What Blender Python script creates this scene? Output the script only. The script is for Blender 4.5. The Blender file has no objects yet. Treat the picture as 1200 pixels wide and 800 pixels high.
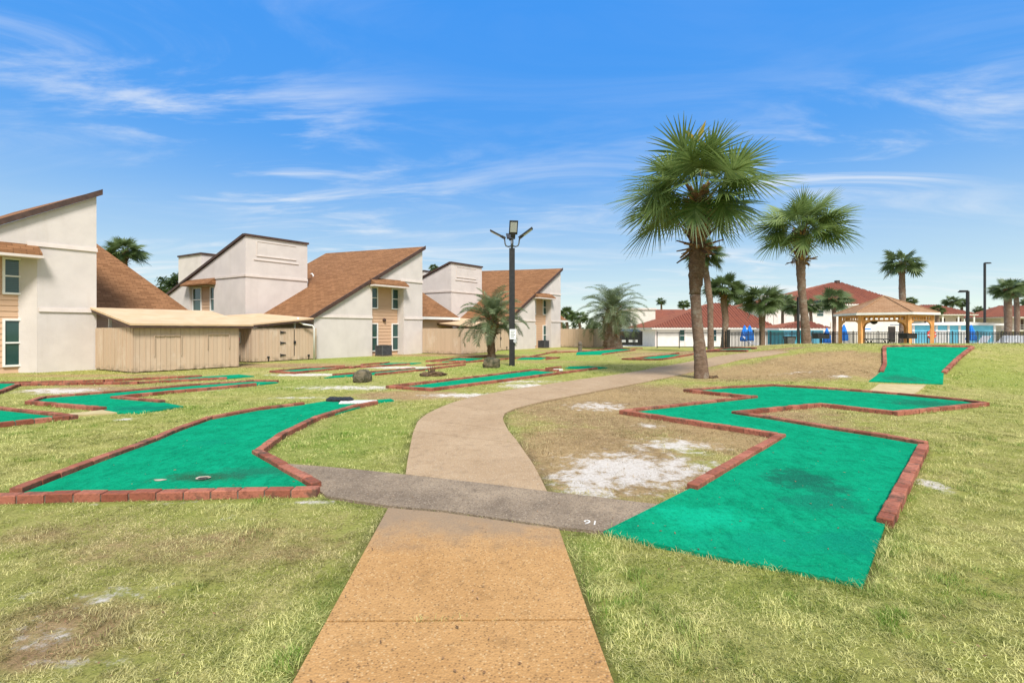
import bpy, bmesh, math, random
import numpy as np
from mathutils import Vector, Matrix, noise as mnoise

random.seed(7)
RS = np.random.RandomState(11)
C = bpy.context.scene.collection
R = math.radians
# ------------------------------------------------------------------ camera constants (photo measured as 1200 x 800)
F, HZ, CH = 567.0, 386.0, 1.47
Z = Vector((0, 0, 1))


def S(t):
    t = np.clip(t, 0.0, 1.0)
    return t * t * (3 - 2 * t)


def H(x, y):
    """height of the terrain"""
    m = 0.9 * S((y - 10.5) / 7.5) * S((x - 4.5) / 8.0) * (1 - S((y - 19) / 14.0))
    d = -0.9 * S((y - 41) / 12.0) * S((x - 7) / 5.0)
    return m + d


def at(px, py, Y):
    return Vector(((px - 600) / F * Y, Y, CH + (HZ - py) / F * Y))


_YS = np.concatenate([np.arange(1.0, 12, 0.01), np.arange(12, 60, 0.03)])


def gnd(px, py):
    """point of the ground seen at a pixel"""
    x = (px - 600) / F * _YS
    z = CH + (HZ - py) / F * _YS
    g = z - H(x, _YS)
    k = np.nonzero(g < 0)[0]
    if len(k):
        i = max(k[0], 1)
        t = g[i - 1] / (g[i - 1] - g[i])
        Y = _YS[i - 1] + t * (_YS[i] - _YS[i - 1])
    else:
        sel = _YS < 24
        Y = _YS[sel][np.argmin(g[sel] / _YS[sel])]
    X = (px - 600) / F * Y
    return Vector((X, Y, float(H(X, Y))))


def g2(pts):
    return [gnd(*p).xy for p in pts]


# ------------------------------------------------------------------ mesh builder
class MB:
    def __init__(s):
        s.v, s.f, s.mi, s.r = [], [], [], []

    def poly(s, pts, mi=0, r=0.0):
        n = len(s.v)
        s.v.extend([tuple(p) for p in pts])
        s.f.append(list(range(n, n + len(pts))))
        s.mi.append(mi); s.r.append(r)

    def faces(s, pts, fs, mi=0, r=0.0):
        n = len(s.v)
        s.v.extend([tuple(p) for p in pts])
        for f in fs:
            s.f.append([n + i for i in f]); s.mi.append(mi); s.r.append(r)

    def hexa(s, p, mi=0, r=0.0):
        """p: 4 bottom, 4 top"""
        s.faces(p, [(3, 2, 1, 0), (4, 5, 6, 7), (0, 1, 5, 4), (1, 2, 6, 5), (2, 3, 7, 6), (3, 0, 4, 7)], mi, r)

    def obox(s, c, ax, ay, az, mi=0, r=0.0):
        """box from centre and three half vectors"""
        c = Vector(c); ax = Vector(ax); ay = Vector(ay); az = Vector(az)
        b = [c - ax - ay - az, c + ax - ay - az, c + ax + ay - az, c - ax + ay - az]
        s.hexa(b + [p + 2 * az for p in b], mi, r)

    def box(s, x0, x1, y0, y1, z0, z1, mi=0, r=0.0):
        s.hexa([(x0, y0, z0), (x1, y0, z0), (x1, y1, z0), (x0, y1, z0), (x0, y0, z1), (x1, y0, z1), (x1, y1, z1), (x0, y1, z1)], mi, r)

    def prism(s, pts, vec, mi=0, r=0.0):
        pts = [Vector(p) for p in pts]; vec = Vector(vec)
        n = len(pts)
        q = pts + [p + vec for p in pts]
        fs = [tuple(range(n - 1, -1, -1)), tuple(range(n, 2 * n))]
        fs += [(i, (i + 1) % n, n + (i + 1) % n, n + i) for i in range(n)]
        s.faces(q, fs, mi, r)

    def tube(s, pts, rad, n=8, mi=0, r=0.0, cap=True):
        pts = [Vector(p) for p in pts]
        if not hasattr(rad, '__len__'):
            rad = [rad] * len(pts)
        base = len(s.v)
        prev = None
        for i, p in enumerate(pts):
            d = (pts[min(i + 1, len(pts) - 1)] - pts[max(i - 1, 0)]).normalized()
            a = prev if prev is not None else (Vector((1, 0, 0)) if abs(d.z) > 0.9 else Z)
            b1 = d.cross(a)
            if b1.length < 1e-5:
                b1 = d.cross(Vector((0, 1, 0)))
            b1.normalize(); a1 = b1.cross(d).normalized(); prev = a1
            for k in range(n):
                t = 2 * math.pi * k / n
                s.v.append(tuple(p + (a1 * math.cos(t) + b1 * math.sin(t)) * rad[i]))
        for i in range(len(pts) - 1):
            for k in range(n):
                k2 = (k + 1) % n
                s.f.append([base + i * n + k, base + i * n + k2, base + (i + 1) * n + k2, base + (i + 1) * n + k])
                s.mi.append(mi); s.r.append(r)
        if cap:
            s.f.append([base + k for k in range(n)][::-1]); s.mi.append(mi); s.r.append(r)
            e = base + (len(pts) - 1) * n
            s.f.append([e + k for k in range(n)]); s.mi.append(mi); s.r.append(r)

    def lathe(s, o, prof, n=12, mi=0, r=0.0, wob=0.0, k=0):
        """prof: (radius, z) list"""
        base = len(s.v)
        for (rr, z) in prof:
            for i in range(n):
                t = 2 * math.pi * i / n
                q = rr * (1 + (wob if i % 2 else -wob))
                s.v.append((o[0] + q * math.cos(t), o[1] + q * math.sin(t), o[2] + z))
        for j in range(len(prof) - 1):
            for i in range(n):
                i2 = (i + 1) % n
                s.f.append([base + j * n + i, base + j * n + i2, base + (j + 1) * n + i2, base + (j + 1) * n + i]); s.mi.append(mi); s.r.append(r)
        s.f.append([base + i for i in range(n)][::-1]); s.mi.append(mi); s.r.append(r)
        e = base + (len(prof) - 1) * n
        s.f.append([e + i for i in range(n)]); s.mi.append(mi); s.r.append(r)

    def build(s, name, mats, parent=None, smooth=False, bevel=0.0, fix=True, uv=True, loc=None, bseg=2):
        me = bpy.data.meshes.new(name)
        off = (0, 0, 0); q = parent
        while q is not None:
            if '_o' in q.keys(): off = q['_o']; break
            q = q.parent
        if parent is not None and loc is None:
            off = Vector(off)
        elif loc is not None:
            off = Vector(loc)
        else:
            off = Vector((0, 0, 0))
        me.from_pydata([(p[0] - off[0], p[1] - off[1], p[2] - off[2]) for p in s.v], [], s.f)
        if not isinstance(mats, (list, tuple)):
            mats = [mats]
        for m in mats:
            me.materials.append(m)
        me.polygons.foreach_set('material_index', s.mi)
        a = me.attributes.new('rnd', 'FLOAT', 'FACE'); a.data.foreach_set('value', s.r)
        me.update()
        if fix:
            bm = bmesh.new(); bm.from_mesh(me)
            bmesh.ops.recalc_face_normals(bm, faces=bm.faces)
            if bevel:
                es = [e for e in bm.edges if len(e.link_faces) == 2 and e.calc_face_angle(0) > 0.5]
                bmesh.ops.bevel(bm, geom=es, offset=bevel, segments=bseg, profile=0.6, affect='EDGES', clamp_overlap=True)
            bm.to_mesh(me); bm.free()
        if uv:
            auto_uv(me)
        if smooth:
            me.polygons.foreach_set('use_smooth', [True] * len(me.polygons))
        o = bpy.data.objects.new(name, me); C.objects.link(o)
        if parent is not None:
            o.parent = parent
            if loc is not None:
                o.location = off - Vector(parent['_o'])
        elif loc is not None:
            o.location = off
        return o


def auto_uv(me):
    ul = me.uv_layers.new(name='UVMap')
    for p in me.polygons:
        n = p.normal
        t = Z.cross(n)
        if t.length < 0.05:
            t = Vector((1, 0, 0))
        t.normalize(); b = n.cross(t)
        for li in p.loop_indices:
            co = me.vertices[me.loops[li].vertex_index].co
            ul.data[li].uv = (co.dot(t), co.dot(b))


def tag(o, label, cat=None, group=None, kind=None):
    o['label'] = label
    if cat: o['category'] = cat
    if group: o['group'] = group
    if kind: o['kind'] = kind
    return o


def thing(name, loc, label, cat, group=None):
    o = bpy.data.objects.new(name, None); C.objects.link(o)
    o.empty_display_size = 0.2
    o.location = loc; o['_o'] = [float(c) for c in loc]
    return tag(o, label, cat, group)


def copy_tree(o, loc, rz=0.0, label=None, scale=None, parent=None):
    c = o.copy(); C.objects.link(c)
    if parent is None:
        c.location = loc; c.rotation_euler = (0, 0, rz); c['_o'] = [float(q) for q in loc]
        if label: c['label'] = label
        if scale: c.scale = (scale,) * 3
    else:
        c.parent = parent
    for ch in list(o.children):
        copy_tree(ch, None, parent=c)
    return c


# ------------------------------------------------------------------ materials
class NT:
    def __init__(s, name, world=False):
        if world:
            s.m = bpy.data.worlds.new(name); bpy.context.scene.world = s.m
        else:
            s.m = bpy.data.materials.new(name)
        s.m.use_nodes = True
        s.t = s.m.node_tree
        s.t.nodes.clear()

    def n(s, typ, **kw):
        nd = s.t.nodes.new(typ)
        for k, v in kw.items():
            if k.startswith('_'):
                setattr(nd, k[1:], v)
            else:
                key = k.replace('__', ' ')
                if key.isdigit() or (key[0] == 'i' and key[1:].isdigit()):
                    key = int(key.lstrip('i'))
                s.set(nd.inputs[key], v)
        return nd

    def set(s, inp, v):
        if isinstance(v, bpy.types.NodeSocket):
            s.t.links.new(v, inp)
        elif isinstance(v, (tuple, list)) and len(v) == 3 and inp.type == 'RGBA':
            inp.default_value = (*v, 1)
        else:
            inp.default_value = v

    def math(s, op, a, b=0.0, clamp=False):
        return s.n('ShaderNodeMath', _operation=op, _use_clamp=clamp, i0=a, i1=b).outputs[0]

    def mix(s, f, a, b, mode='MIX'):
        nd = s.n('ShaderNodeMix', _data_type='RGBA', _blend_type=mode)
        s.set(nd.inputs[0], f); s.set(nd.inputs[6], a); s.set(nd.inputs[7], b)
        return nd.outputs[2]

    def noise(s, vec, scale, detail=4.0, rough=0.55, dist=0.0):
        return s.n('ShaderNodeTexNoise', Vector=vec, Scale=scale, Detail=detail, Roughness=rough, Distortion=dist).outputs[0]

    def ramp(s, v, lo, hi):
        return s.n('ShaderNodeMapRange', _interpolation_type='SMOOTHSTEP', Value=v, From__Min=lo, From__Max=hi).outputs[0]

    def pos(s):
        return s.n('ShaderNodeNewGeometry').outputs['Position']

    def attr(s, name):
        return s.n('ShaderNodeAttribute', _attribute_name=name).outputs['Fac']

    def uv(s):
        return s.n('ShaderNodeTexCoord').outputs['UV']

    def scalev(s, vec, sc):
        return s.n('ShaderNodeMapping', Vector=vec, Scale=sc).outputs[0]

    def bump(s, h, strength=0.3, dist=0.01, normal=None):
        nd = s.n('ShaderNodeBump', Height=h, Strength=strength, Distance=dist)
        if normal is not None: s.set(nd.inputs['Normal'], normal)
        return nd.outputs[0]

    def out(s, color, rough=0.8, metal=0.0, normal=None, spec=0.5, transl=0.0):
        b = s.n('ShaderNodeBsdfPrincipled', Roughness=rough, Metallic=metal)
        s.set(b.inputs['Base Color'], color)
        b.inputs['Specular IOR Level'].default_value = spec
        if normal is not None: s.set(b.inputs['Normal'], normal)
        sh = b.outputs[0]
        if transl:
            tr = s.n('ShaderNodeBsdfTranslucent')
            s.set(tr.inputs['Color'], color)
            sh = s.n('ShaderNodeMixShader', i0=transl, i1=sh, i2=tr.outputs[0]).outputs[0]
        o = s.n('ShaderNodeOutputMaterial'); s.t.links.new(sh, o.inputs['Surface'])
        return s.m


def surf(name, c1, c2, scale=6.0, rough=0.8, bscale=60.0, bstr=0.2, bdist=0.01, metal=0.0, spec=0.4, lo=0.35, hi=0.65, stain=None, sscale=0.7, samt=0.5, rndmix=0.0, stretch=(1, 1, 1)):
    t = NT(name); p = t.scalev(t.pos(), stretch)
    col = t.mix(t.ramp(t.noise(p, scale, 5), lo, hi), c1, c2)
    if rndmix:
        k = t.math('MULTIPLY', t.math('SUBTRACT', t.attr('rnd'), 0.5), rndmix)
        hs = t.n('ShaderNodeHueSaturation', Color=col, Value=t.math('ADD', 1.0, k))
        col = hs.outputs[0]
    if stain:
        f = t.math('MULTIPLY', t.ramp(t.noise(p, sscale, 6, 0.65), 0.5, 0.72), samt)
        col = t.mix(f, col, stain)
    nrm = t.bump(t.noise(p, bscale, 4), bstr, bdist) if bstr else None
    return t.out(col, rough, metal, nrm, spec)
# ------------------------------------------------------------------ materials used
M = {}
def stucco(name, c1, c2, dirt):
    t = NT(name); p = t.pos()
    col = t.mix(t.ramp(t.noise(p, 1.3, 6), .3, .7), c1, c2)
    streak = t.noise(t.scalev(p, (2.2, 2.2, .22)), 1.6, 5)
    col = t.mix(t.math('MULTIPLY', t.ramp(streak, .52, .78), .2), col, dirt)
    h = t.math('ADD', t.noise(p, 34, 5, .7), t.math('MULTIPLY', t.noise(p, 7, 3), .5))
    return t.out(col, .92, 0, t.bump(h, .5, .02), .2)
M['stucco'] = stucco('stucco', (.585, .525, .485), (.65, .585, .54), (.45, .38, .315))
M['trim_white'] = surf('white_painted_trim', (.78, .76, .72), (.7, .68, .63), 3, .55, 80, .08, spec=.3)
M['band'] = surf('stucco_band', (.60, .52, .465), (.65, .57, .51), 3, .85, 60, .25)
M['brown_trim'] = surf('dark_brown_trim', (.055, .03, .022), (.085, .045, .032), 5, .55, 60, .1)
M['dark_interior'] = surf('dark_interior', (.03, .024, .02), (.045, .036, .03), 3, .9, 0, 0)

def siding():
    t = NT('tan_siding'); p = t.pos()
    col = t.mix(t.noise(t.scalev(p, (1, 1, 6)), 2.5, 4), (.52, .33, .205), (.6, .40, .26))
    return t.out(col, .7, 0, t.bump(t.noise(t.scalev(p, (3, 3, 30)), 6, 3), .12, .01), .3)
M['siding'] = siding()

def boards():
    t = NT('tan_board_fence'); p = t.pos()
    col = t.mix(t.noise(t.scalev(p, (7, 7, .9)), 1.5, 5, .6), (.49, .36, .245), (.565, .42, .295))
    k = t.math('MULTIPLY', t.math('SUBTRACT', t.attr('rnd'), .5), .10)
    col = t.n('ShaderNodeHueSaturation', Color=col, Value=t.math('ADD', 1., k)).outputs[0]
    st = t.noise(t.scalev(p, (1.6, 1.6, .8)), .9, 6, .7)
    col = t.mix(t.math('MULTIPLY', t.ramp(st, .52, .7), .45), col, (.66, .56, .44))
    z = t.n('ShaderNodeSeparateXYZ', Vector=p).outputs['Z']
    foot_patch = t.math('MULTIPLY', t.ramp(z, .28, .02), t.ramp(t.noise(p, 5, 5), .42, .62))  # darker noisy patches towards the foot of the boards
    col = t.mix(t.math('MULTIPLY', foot_patch, .6), col, (.13, .10, .065))
    return t.out(col, .75, 0, t.bump(t.noise(t.scalev(p, (18, 18, 1.5)), 3, 4), .25, .01), .3)
M['boards'] = boards()

def shingles(name, c1, c2, c3):
    t = NT(name); u = t.uv()
    br = t.n('ShaderNodeTexBrick', Vector=u, Scale=1.0, Color1=(1, 1, 1), Color2=(0, 0, 0), Mortar=(.2, .2, .2))
    br.inputs['Brick Width'].default_value = .31; br.inputs['Row Height'].default_value = .145
    br.inputs['Mortar Size'].default_value = .006; br.offset = .43; br.inputs['Bias'].default_value = 0
    g = t.noise(u, 9, 5, .75)
    col = t.mix(t.n('ShaderNodeSeparateColor', Color=br.outputs[0]).outputs[0], c1, c2)
    col = t.mix(t.ramp(t.noise(u, 90, 3, .8), .4, .7), col, c3)
    col = t.mix(t.math('MULTIPLY', t.ramp(g, .5, .8), .5), col, tuple(q * .62 for q in c1))
    col = t.mix(t.math('MULTIPLY', br.outputs['Fac'], .75), col, tuple(q * .35 for q in c1))
    h = t.math('SUBTRACT', t.math('MULTIPLY', t.noise(u, 90, 3), .4), br.outputs['Fac'])
    return t.out(col, .95, 0, t.bump(h, .7, .012), .15)
M['shingle'] = shingles('brown_shingles', (.215, .10, .043), (.345, .17, .078), (.14, .07, .036))
M['shingle_tan'] = shingles('tan_shingles', (.33, .185, .095), (.43, .26, .145), (.24, .135, .075))
M['carport'] = surf('tan_carport_roofing', (.56, .385, .22), (.62, .445, .275), 2.2, .7, 20, .15, stain=(.34, .23, .12), sscale=1.1, samt=.4)
M['red_tile'] = surf('red_clay_tile', (.17, .046, .024), (.235, .072, .036), 7, .7, 30, .2, rndmix=.3, stain=(.09, .026, .02), sscale=.8, samt=.5)
M['aqua'] = surf('aqua_paint', (.13, .50, .66), (.17, .56, .72), 2, .6, 40, .1)
M['teal'] = surf('teal_paint', (.04, .36, .42), (.06, .42, .47), 2, .6, 40, .1)
M['cream_wall'] = surf('cream_wall', (.62, .58, .51), (.68, .635, .56), 2, .85, 40, .2)

def glass():
    t = NT('window_glass'); p = t.pos()
    z = t.n('ShaderNodeSeparateXYZ', Vector=p).outputs['Z']
    sl = t.math('FRACT', t.math('MULTIPLY', z, 16.0))
    k = t.ramp(sl, .3, .5)
    top = t.noise(p, .6, 2)
    col = t.mix(t.math('MULTIPLY', k, .55), (.012, .045, .04), (.06, .14, .125))
    col = t.mix(t.ramp(top, .45, .6), col, (.02, .06, .055))
    return t.out(col, .06, 0, None, .6)
M['glass'] = glass()

def brick():
    t = NT('red_brick'); p = t.pos()
    r = t.attr('rnd')
    col = t.mix(t.math('ADD', t.math('MULTIPLY', r, .85), .08), (.20, .055, .03), (.44, .165, .105))
    col = t.mix(t.math('MULTIPLY', t.ramp(t.noise(p, 22, 6, .75), .45, .72), .7), col, (.11, .038, .024))
    col = t.mix(t.math('MULTIPLY', t.ramp(t.noise(p, 5, 6, .7), .5, .66), .8), col, (.085, .06, .042))
    col = t.mix(t.math('MULTIPLY', t.ramp(t.noise(p, 60, 4, .8), .6, .75), .5), col, (.45, .32, .26))
    h = t.math('ADD', t.noise(p, 45, 5, .7), t.math('MULTIPLY', t.noise(p, 160, 3), .5))
    return t.out(col, .9, 0, t.bump(h, .7, .01), .25)
M['brick'] = brick()
M['mortar'] = surf('grey_mortar', (.10, .075, .055), (.20, .155, .12), 20, .95, 90, .4)

def carpet():
    t = NT('green_carpet'); p = t.pos()
    n1 = t.noise(p, 2.2, 6, .65); n2 = t.noise(t.scalev(p, (1, .5, 1)), 14, 5, .7)
    col = t.mix(t.ramp(n1, .3, .7), (.004, .25, .118), (.006, .33, .165))
    col = t.mix(t.math('MULTIPLY', t.ramp(n2, .42, .72), .65), col, (.003, .125, .066))
    # worn, dirty places with a shape of their own
    def stain(px, py, rx, ry, c, amt):
        g = gnd(px, py)
        d = t.n('ShaderNodeVectorMath', _operation='SUBTRACT', i0=p, i1=(g.x, g.y, g.z)).outputs[0]
        d = t.n('ShaderNodeVectorMath', _operation='MULTIPLY', i0=d, i1=(1 / rx, 1 / ry, 0)).outputs[0]
        l = t.n('ShaderNodeVectorMath', _operation='LENGTH', i0=d).outputs['Value']
        l = t.math('ADD', l, t.math('MULTIPLY', t.math('SUBTRACT', t.noise(p, 5, 6, .75), .5), 2.4))
        return t.mix(t.math('MULTIPLY', t.ramp(l, 1.05, .3), amt), cc[0], c)
    sk = t.ramp(t.noise(t.scalev(p, (1.2, 9, 1)), 2.2, 6, .75), .5, .72)
    col = t.mix(t.math('MULTIPLY', sk, .65), col, (.006, .15, .085))
    sk2 = t.ramp(t.noise(t.scalev(p, (14, 1.6, 1)), 1.7, 5, .75), .56, .7)
    col = t.mix(t.math('MULTIPLY', sk2, .3), col, (.02, .40, .22))
    cc = [col]
    for a in [(238, 562, .6, .2, (.03, .075, .04), .85), (300, 556, .5, .22, (.02, .12, .075), .7), (250, 520, .35, .25, (.006, .22, .13), .6),
              (945, 566, .42, .5, (.012, .085, .06), .85), (965, 592, .45, .3, (.01, .14, .09), .7), (1000, 640, .4, .3, (.005, .19, .12), .75),
              (820, 610, .5, .3, (.008, .5, .28), .5), (1085, 474, .9, .6, (.02, .09, .065), .75), (1058, 445, .6, .5, (.02, .1, .07), .7),
              (170, 480, .9, .35, (.01, .12, .09), .7), (900, 640, .6, .25, (.006, .26, .15), .6), (420, 473, .5, .3, (.02, .16, .11), .5)]:
        cc[0] = stain(*a)
    col = cc[0]
    fm = t.noise(t.scalev(p, (1, .8, 1)), 34, 5, .8); fk = t.noise(p, 85, 4, .8)
    col = t.mix(t.math('MULTIPLY', t.ramp(fm, .47, .68), .55), col, (.002, .12, .06))
    col = t.mix(t.math('MULTIPLY', t.ramp(fk, .5, .7), .5), col, (.018, .45, .25))
    f = t.noise(p, 330, 3, .7)
    col = t.mix(t.math('MULTIPLY', t.ramp(f, .5, .7), .35), col, (.02, .40, .23))
    col = t.mix(t.math('MULTIPLY', t.ramp(t.noise(p, 55, 4, .8), .64, .74), .6), col, (.16, .27, .15))
    h = t.math('ADD', t.math('ADD', f, fk), t.math('MULTIPLY', t.noise(p, 9, 4), 1.2))
    return t.out(col, .95, 0, t.bump(h, .55, .012), .0)
M['carpet'] = carpet()

def concrete(name, base, c2, agg, stain_y=None, agg_amt=.6, vs=85.0):
    t = NT(name); p = t.pos()
    col = t.mix(t.ramp(t.noise(p, 1.1, 6, .6), .3, .7), base, c2)
    vo = t.n('ShaderNodeTexVoronoi', Vector=p, Scale=vs, Randomness=1.0)
    sc = t.n('ShaderNodeSeparateColor', Color=vo.outputs['Color'])
    a = t.mix(sc.outputs[0], agg[0], agg[1])
    a = t.mix(t.math('GREATER_THAN', sc.outputs[1], .86), a, agg[2])
    a = t.mix(t.math('GREATER_THAN', sc.outputs[2], .88), a, agg[3])
    pres = t.math('MULTIPLY', t.ramp(vo.outputs['Distance'], .62, .35), agg_amt)
    col = t.mix(pres, col, a)
    col = t.mix(t.math('MULTIPLY', t.ramp(t.noise(p, 7, 6, .75), .48, .74), .5), col, tuple(q * .55 for q in base))
    if stain_y:
        y = t.n('ShaderNodeSeparateXYZ', Vector=p).outputs['Y']
        y = t.math('ADD', y, t.math('MULTIPLY', t.math('SUBTRACT', t.noise(p, 3.5, 5, .7), .5), .9))
        col = t.mix(t.math('MULTIPLY', t.ramp(y, stain_y[0], stain_y[1]), .75), col, (.24, .185, .13))
    h = t.math('SUBTRACT', t.math('MULTIPLY', t.noise(p, 180, 3), .4), t.math('MULTIPLY', vo.outputs['Distance'], .8))
    return t.out(col, .9, 0, t.bump(h, .65, .006), .3)
M['path_tan'] = concrete('tan_aggregate_concrete', (.39, .21, .075), (.475, .27, .105), [(.52, .30, .12), (.30, .155, .055), (.56, .39, .20), (.13, .07, .03)], (3.05, 3.75))
M['path_grey'] = concrete('grey_worn_concrete', (.17, .125, .083), (.35, .265, .175), [(.30, .24, .175), (.14, .105, .075), (.38, .31, .23), (.08, .058, .045)], None, .65, 72.0)
M['path_far'] = concrete('pinkish_tan_concrete', (.345, .235, .13), (.415, .295, .175), [(.5, .35, .22), (.36, .24, .15), (.6, .5, .38), (.2, .14, .1)], None, .5)
M['pad'] = surf('khaki_pad', (.42, .33, .16), (.5, .41, .22), 4, .95, 120, .3, stain=(.3, .26, .1), sscale=2.0)
M['deck'] = surf('pale_pool_deck', (.6, .56, .5), (.66, .62, .56), 2, .9, 60, .2)
M['paint_white'] = surf('white_road_paint', (.8, .78, .74), (.5, .46, .4), 40, .8, 90, .2)
M['black_metal'] = surf('black_metal', (.012, .012, .013), (.022, .021, .021), 8, .45, 60, .05, spec=.5)
M['grey_metal'] = surf('grey_metal', (.10, .105, .11), (.15, .155, .16), 5, .5, 60, .05, metal=.3)
M['lamp_lens'] = surf('lamp_lens', (.42, .43, .44), (.5, .5, .5), 20, .25, 0, 0)
M['ac_grey'] = surf('grey_unit_metal', (.085, .085, .09), (.12, .12, .125), 6, .5, 40, .08, metal=.2)
M['rock'] = surf('mossy_boulder', (.055, .052, .03), (.20, .16, .10), 4, .95, 14, 1.0, .06, stain=(.035, .045, .015), sscale=2.6, samt=1.0)
M['blue'] = surf('blue_canvas', (.012, .17, .62), (.02, .24, .72), 5, .8, 40, .2)
M['wood_orange'] = surf('orange_cedar', (.70, .32, .10), (.80, .42, .16), 4, .65, 30, .15, stretch=(3, 3, .6))
M['white_plastic'] = surf('white_plastic', (.75, .75, .74), (.8, .8, .79), 5, .45, 0, 0)
M['pink'] = surf('pink_print', (.75, .05, .16), (.8, .1, .2), 5, .6, 0, 0)
M['red'] = surf('red_plastic', (.55, .04, .03), (.6, .06, .04), 5, .45, 0, 0)
M['pot_blue'] = surf('blue_glaze', (.06, .16, .32), (.08, .2, .38), 5, .3, 0, 0)
M['car_white'] = surf('white_car_paint', (.72, .73, .75), (.76, .77, .78), 5, .25, 0, 0)
M['rubber'] = surf('black_rubber', (.015, .015, .015), (.025, .025, .025), 9, .85, 0, 0)
M['stump'] = surf('dry_brown_fibre', (.07, .045, .025), (.17, .105, .055), 12, .95, 60, .8, .03)

def trunk_mat(name, c1, c2, c3, rings=7.0):
    t = NT(name); p = t.n('ShaderNodeTexCoord').outputs['Object']
    n = t.noise(t.scalev(p, (1, 1, 2.2)), 9, 6, .7)
    col = t.mix(t.ramp(n, .3, .7), c1, c2)
    col = t.mix(t.math('MULTIPLY', t.ramp(t.noise(p, 3, 6, .75), .5, .66), .7), col, c3)
    col = t.mix(t.math('MULTIPLY', t.ramp(t.noise(p, 26, 4, .8), .55, .7), .55), col, tuple(q * .35 for q in c1))
    h = t.math('ADD', t.noise(t.scalev(p, (1, 1, 3)), 14, 6, .75), t.math('MULTIPLY', t.noise(t.scalev(p, (.3, .3, 1)), rings, 3), .8))
    return t.out(col, .95, 0, t.bump(h, 1.0, .045), .15)
M['trunk'] = trunk_mat('palm_trunk_bark', (.15, .095, .065), (.28, .19, .135), (.33, .29, .23))
M['trunk_dark'] = trunk_mat('rough_palm_bark', (.10, .06, .035), (.21, .13, .08), (.28, .23, .17), 10)
M['boot'] = surf('old_leaf_bases', (.13, .065, .03), (.30, .17, .085), 7, .95, 40, .5, rndmix=.9)
M['fibre'] = surf('pale_dead_fibre', (.36, .28, .2), (.5, .42, .33), 9, .95, 40, .3)

def leafmat(name, c1, c2, transl=.36, rough=.45):
    t = NT(name); p = t.pos()
    r = t.attr('rnd')
    col = t.mix(r, c1, c2)
    col = t.mix(t.math('MULTIPLY', t.ramp(t.noise(p, 4, 3), .45, .7), .4), col, tuple(q * .6 for q in c1))
    return t.out(col, rough, 0, None, .4, transl)
M['frond'] = leafmat('green_fan_frond', (.055, .115, .022), (.31, .39, .13))
M['frond_far'] = leafmat('dull_green_fan_frond', (.06, .105, .03), (.17, .22, .085))
M['frond_dry'] = leafmat('dry_yellow_frond', (.55, .36, .05), (.72, .48, .06))
M['pindo'] = leafmat('grey_green_feather_frond', (.075, .115, .045), (.27, .32, .16))
M['oak'] = leafmat('dark_green_leaves', (.028, .06, .014), (.085, .125, .032))

def ground():
    t = NT('lawn_ground'); p = t.pos()
    dry = t.attr('dry'); sand = t.attr('sand'); soil = t.attr('soil'); lush = t.attr('lush')
    nf = t.noise(p, 40, 5, .75); nm = t.noise(p, 3.2, 6, .7); nl = t.noise(p, .5, 5, .6); nff = t.noise(t.scalev(p, (1, .45, 1)), 150, 3, .8)
    col = t.mix(t.ramp(nm, .3, .7), (.27, .295, .055), (.44, .405, .13))
    col = t.mix(t.math('MULTIPLY', t.ramp(nl, .48, .68), .5), col, (.50, .41, .18))
    col = t.mix(t.math('MULTIPLY', lush, t.ramp(nm, .25, .6)), col, (.21, .31, .045))
    straw = t.mix(t.ramp(t.noise(p, 9, 6, .75), .35, .65), (.47, .32, .165), (.25, .155, .08))
    straw = t.mix(t.math('MULTIPLY', t.ramp(nl, .4, .6), .5), straw, (.52, .355, .17))
    dd = t.ramp(t.math('ADD', dry, t.math('MULTIPLY', t.math('SUBTRACT', t.noise(p, 2.3, 6, .75), .5), .9)), .3, .65)
    col = t.mix(dd, col, straw)
    col = t.mix(t.math('MULTIPLY', t.ramp(nf, .46, .66), .65), col, (.10, .105, .02))
    col = t.mix(t.math('MULTIPLY', t.ramp(nff, .5, .75), .45), col, (.5, .43, .17))
    ss = t.ramp(t.math('ADD', sand, t.math('MULTIPLY', t.math('SUBTRACT', t.noise(p, 5.5, 7, .78), .5), 2.6)), .34, .8)
    sc = t.mix(t.ramp(t.noise(p, 28, 5, .7), .3, .7), (.58, .51, .43), (.80, .75, .69))
    col = t.mix(t.math('MULTIPLY', ss, .93), col, sc)
    col = t.mix(t.math('MULTIPLY', soil, .85), col, (.055, .04, .022))
    h = t.math('ADD', t.noise(p, 70, 5, .8), t.math('MULTIPLY', nm, 1.5))
    return t.out(col, .97, 0, t.bump(h, .8, .03), .1)
M['ground'] = ground()

def grass():
    t = NT('grass_blades'); p = t.pos()
    dry = t.attr('dry'); r = t.attr('rnd'); lush = t.attr('lush')
    nm = t.noise(p, 3.2, 6, .7)
    g = t.mix(t.ramp(r, .05, .95), (.095, .12, .016), (.80, .77, .31))
    g = t.mix(t.math('MULTIPLY', t.ramp(nm, .42, .7), .5), g, (.66, .58, .27))
    g = t.mix(t.math('MULTIPLY', lush, t.ramp(r, .9, .1)), g, (.15, .30, .03))
    s = t.mix(r, (.17, .105, .045), (.70, .54, .33))
    col = t.mix(dry, g, s)
    return t.out(col, .75, 0, None, .1, .3)
M['grass'] = grass()
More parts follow.
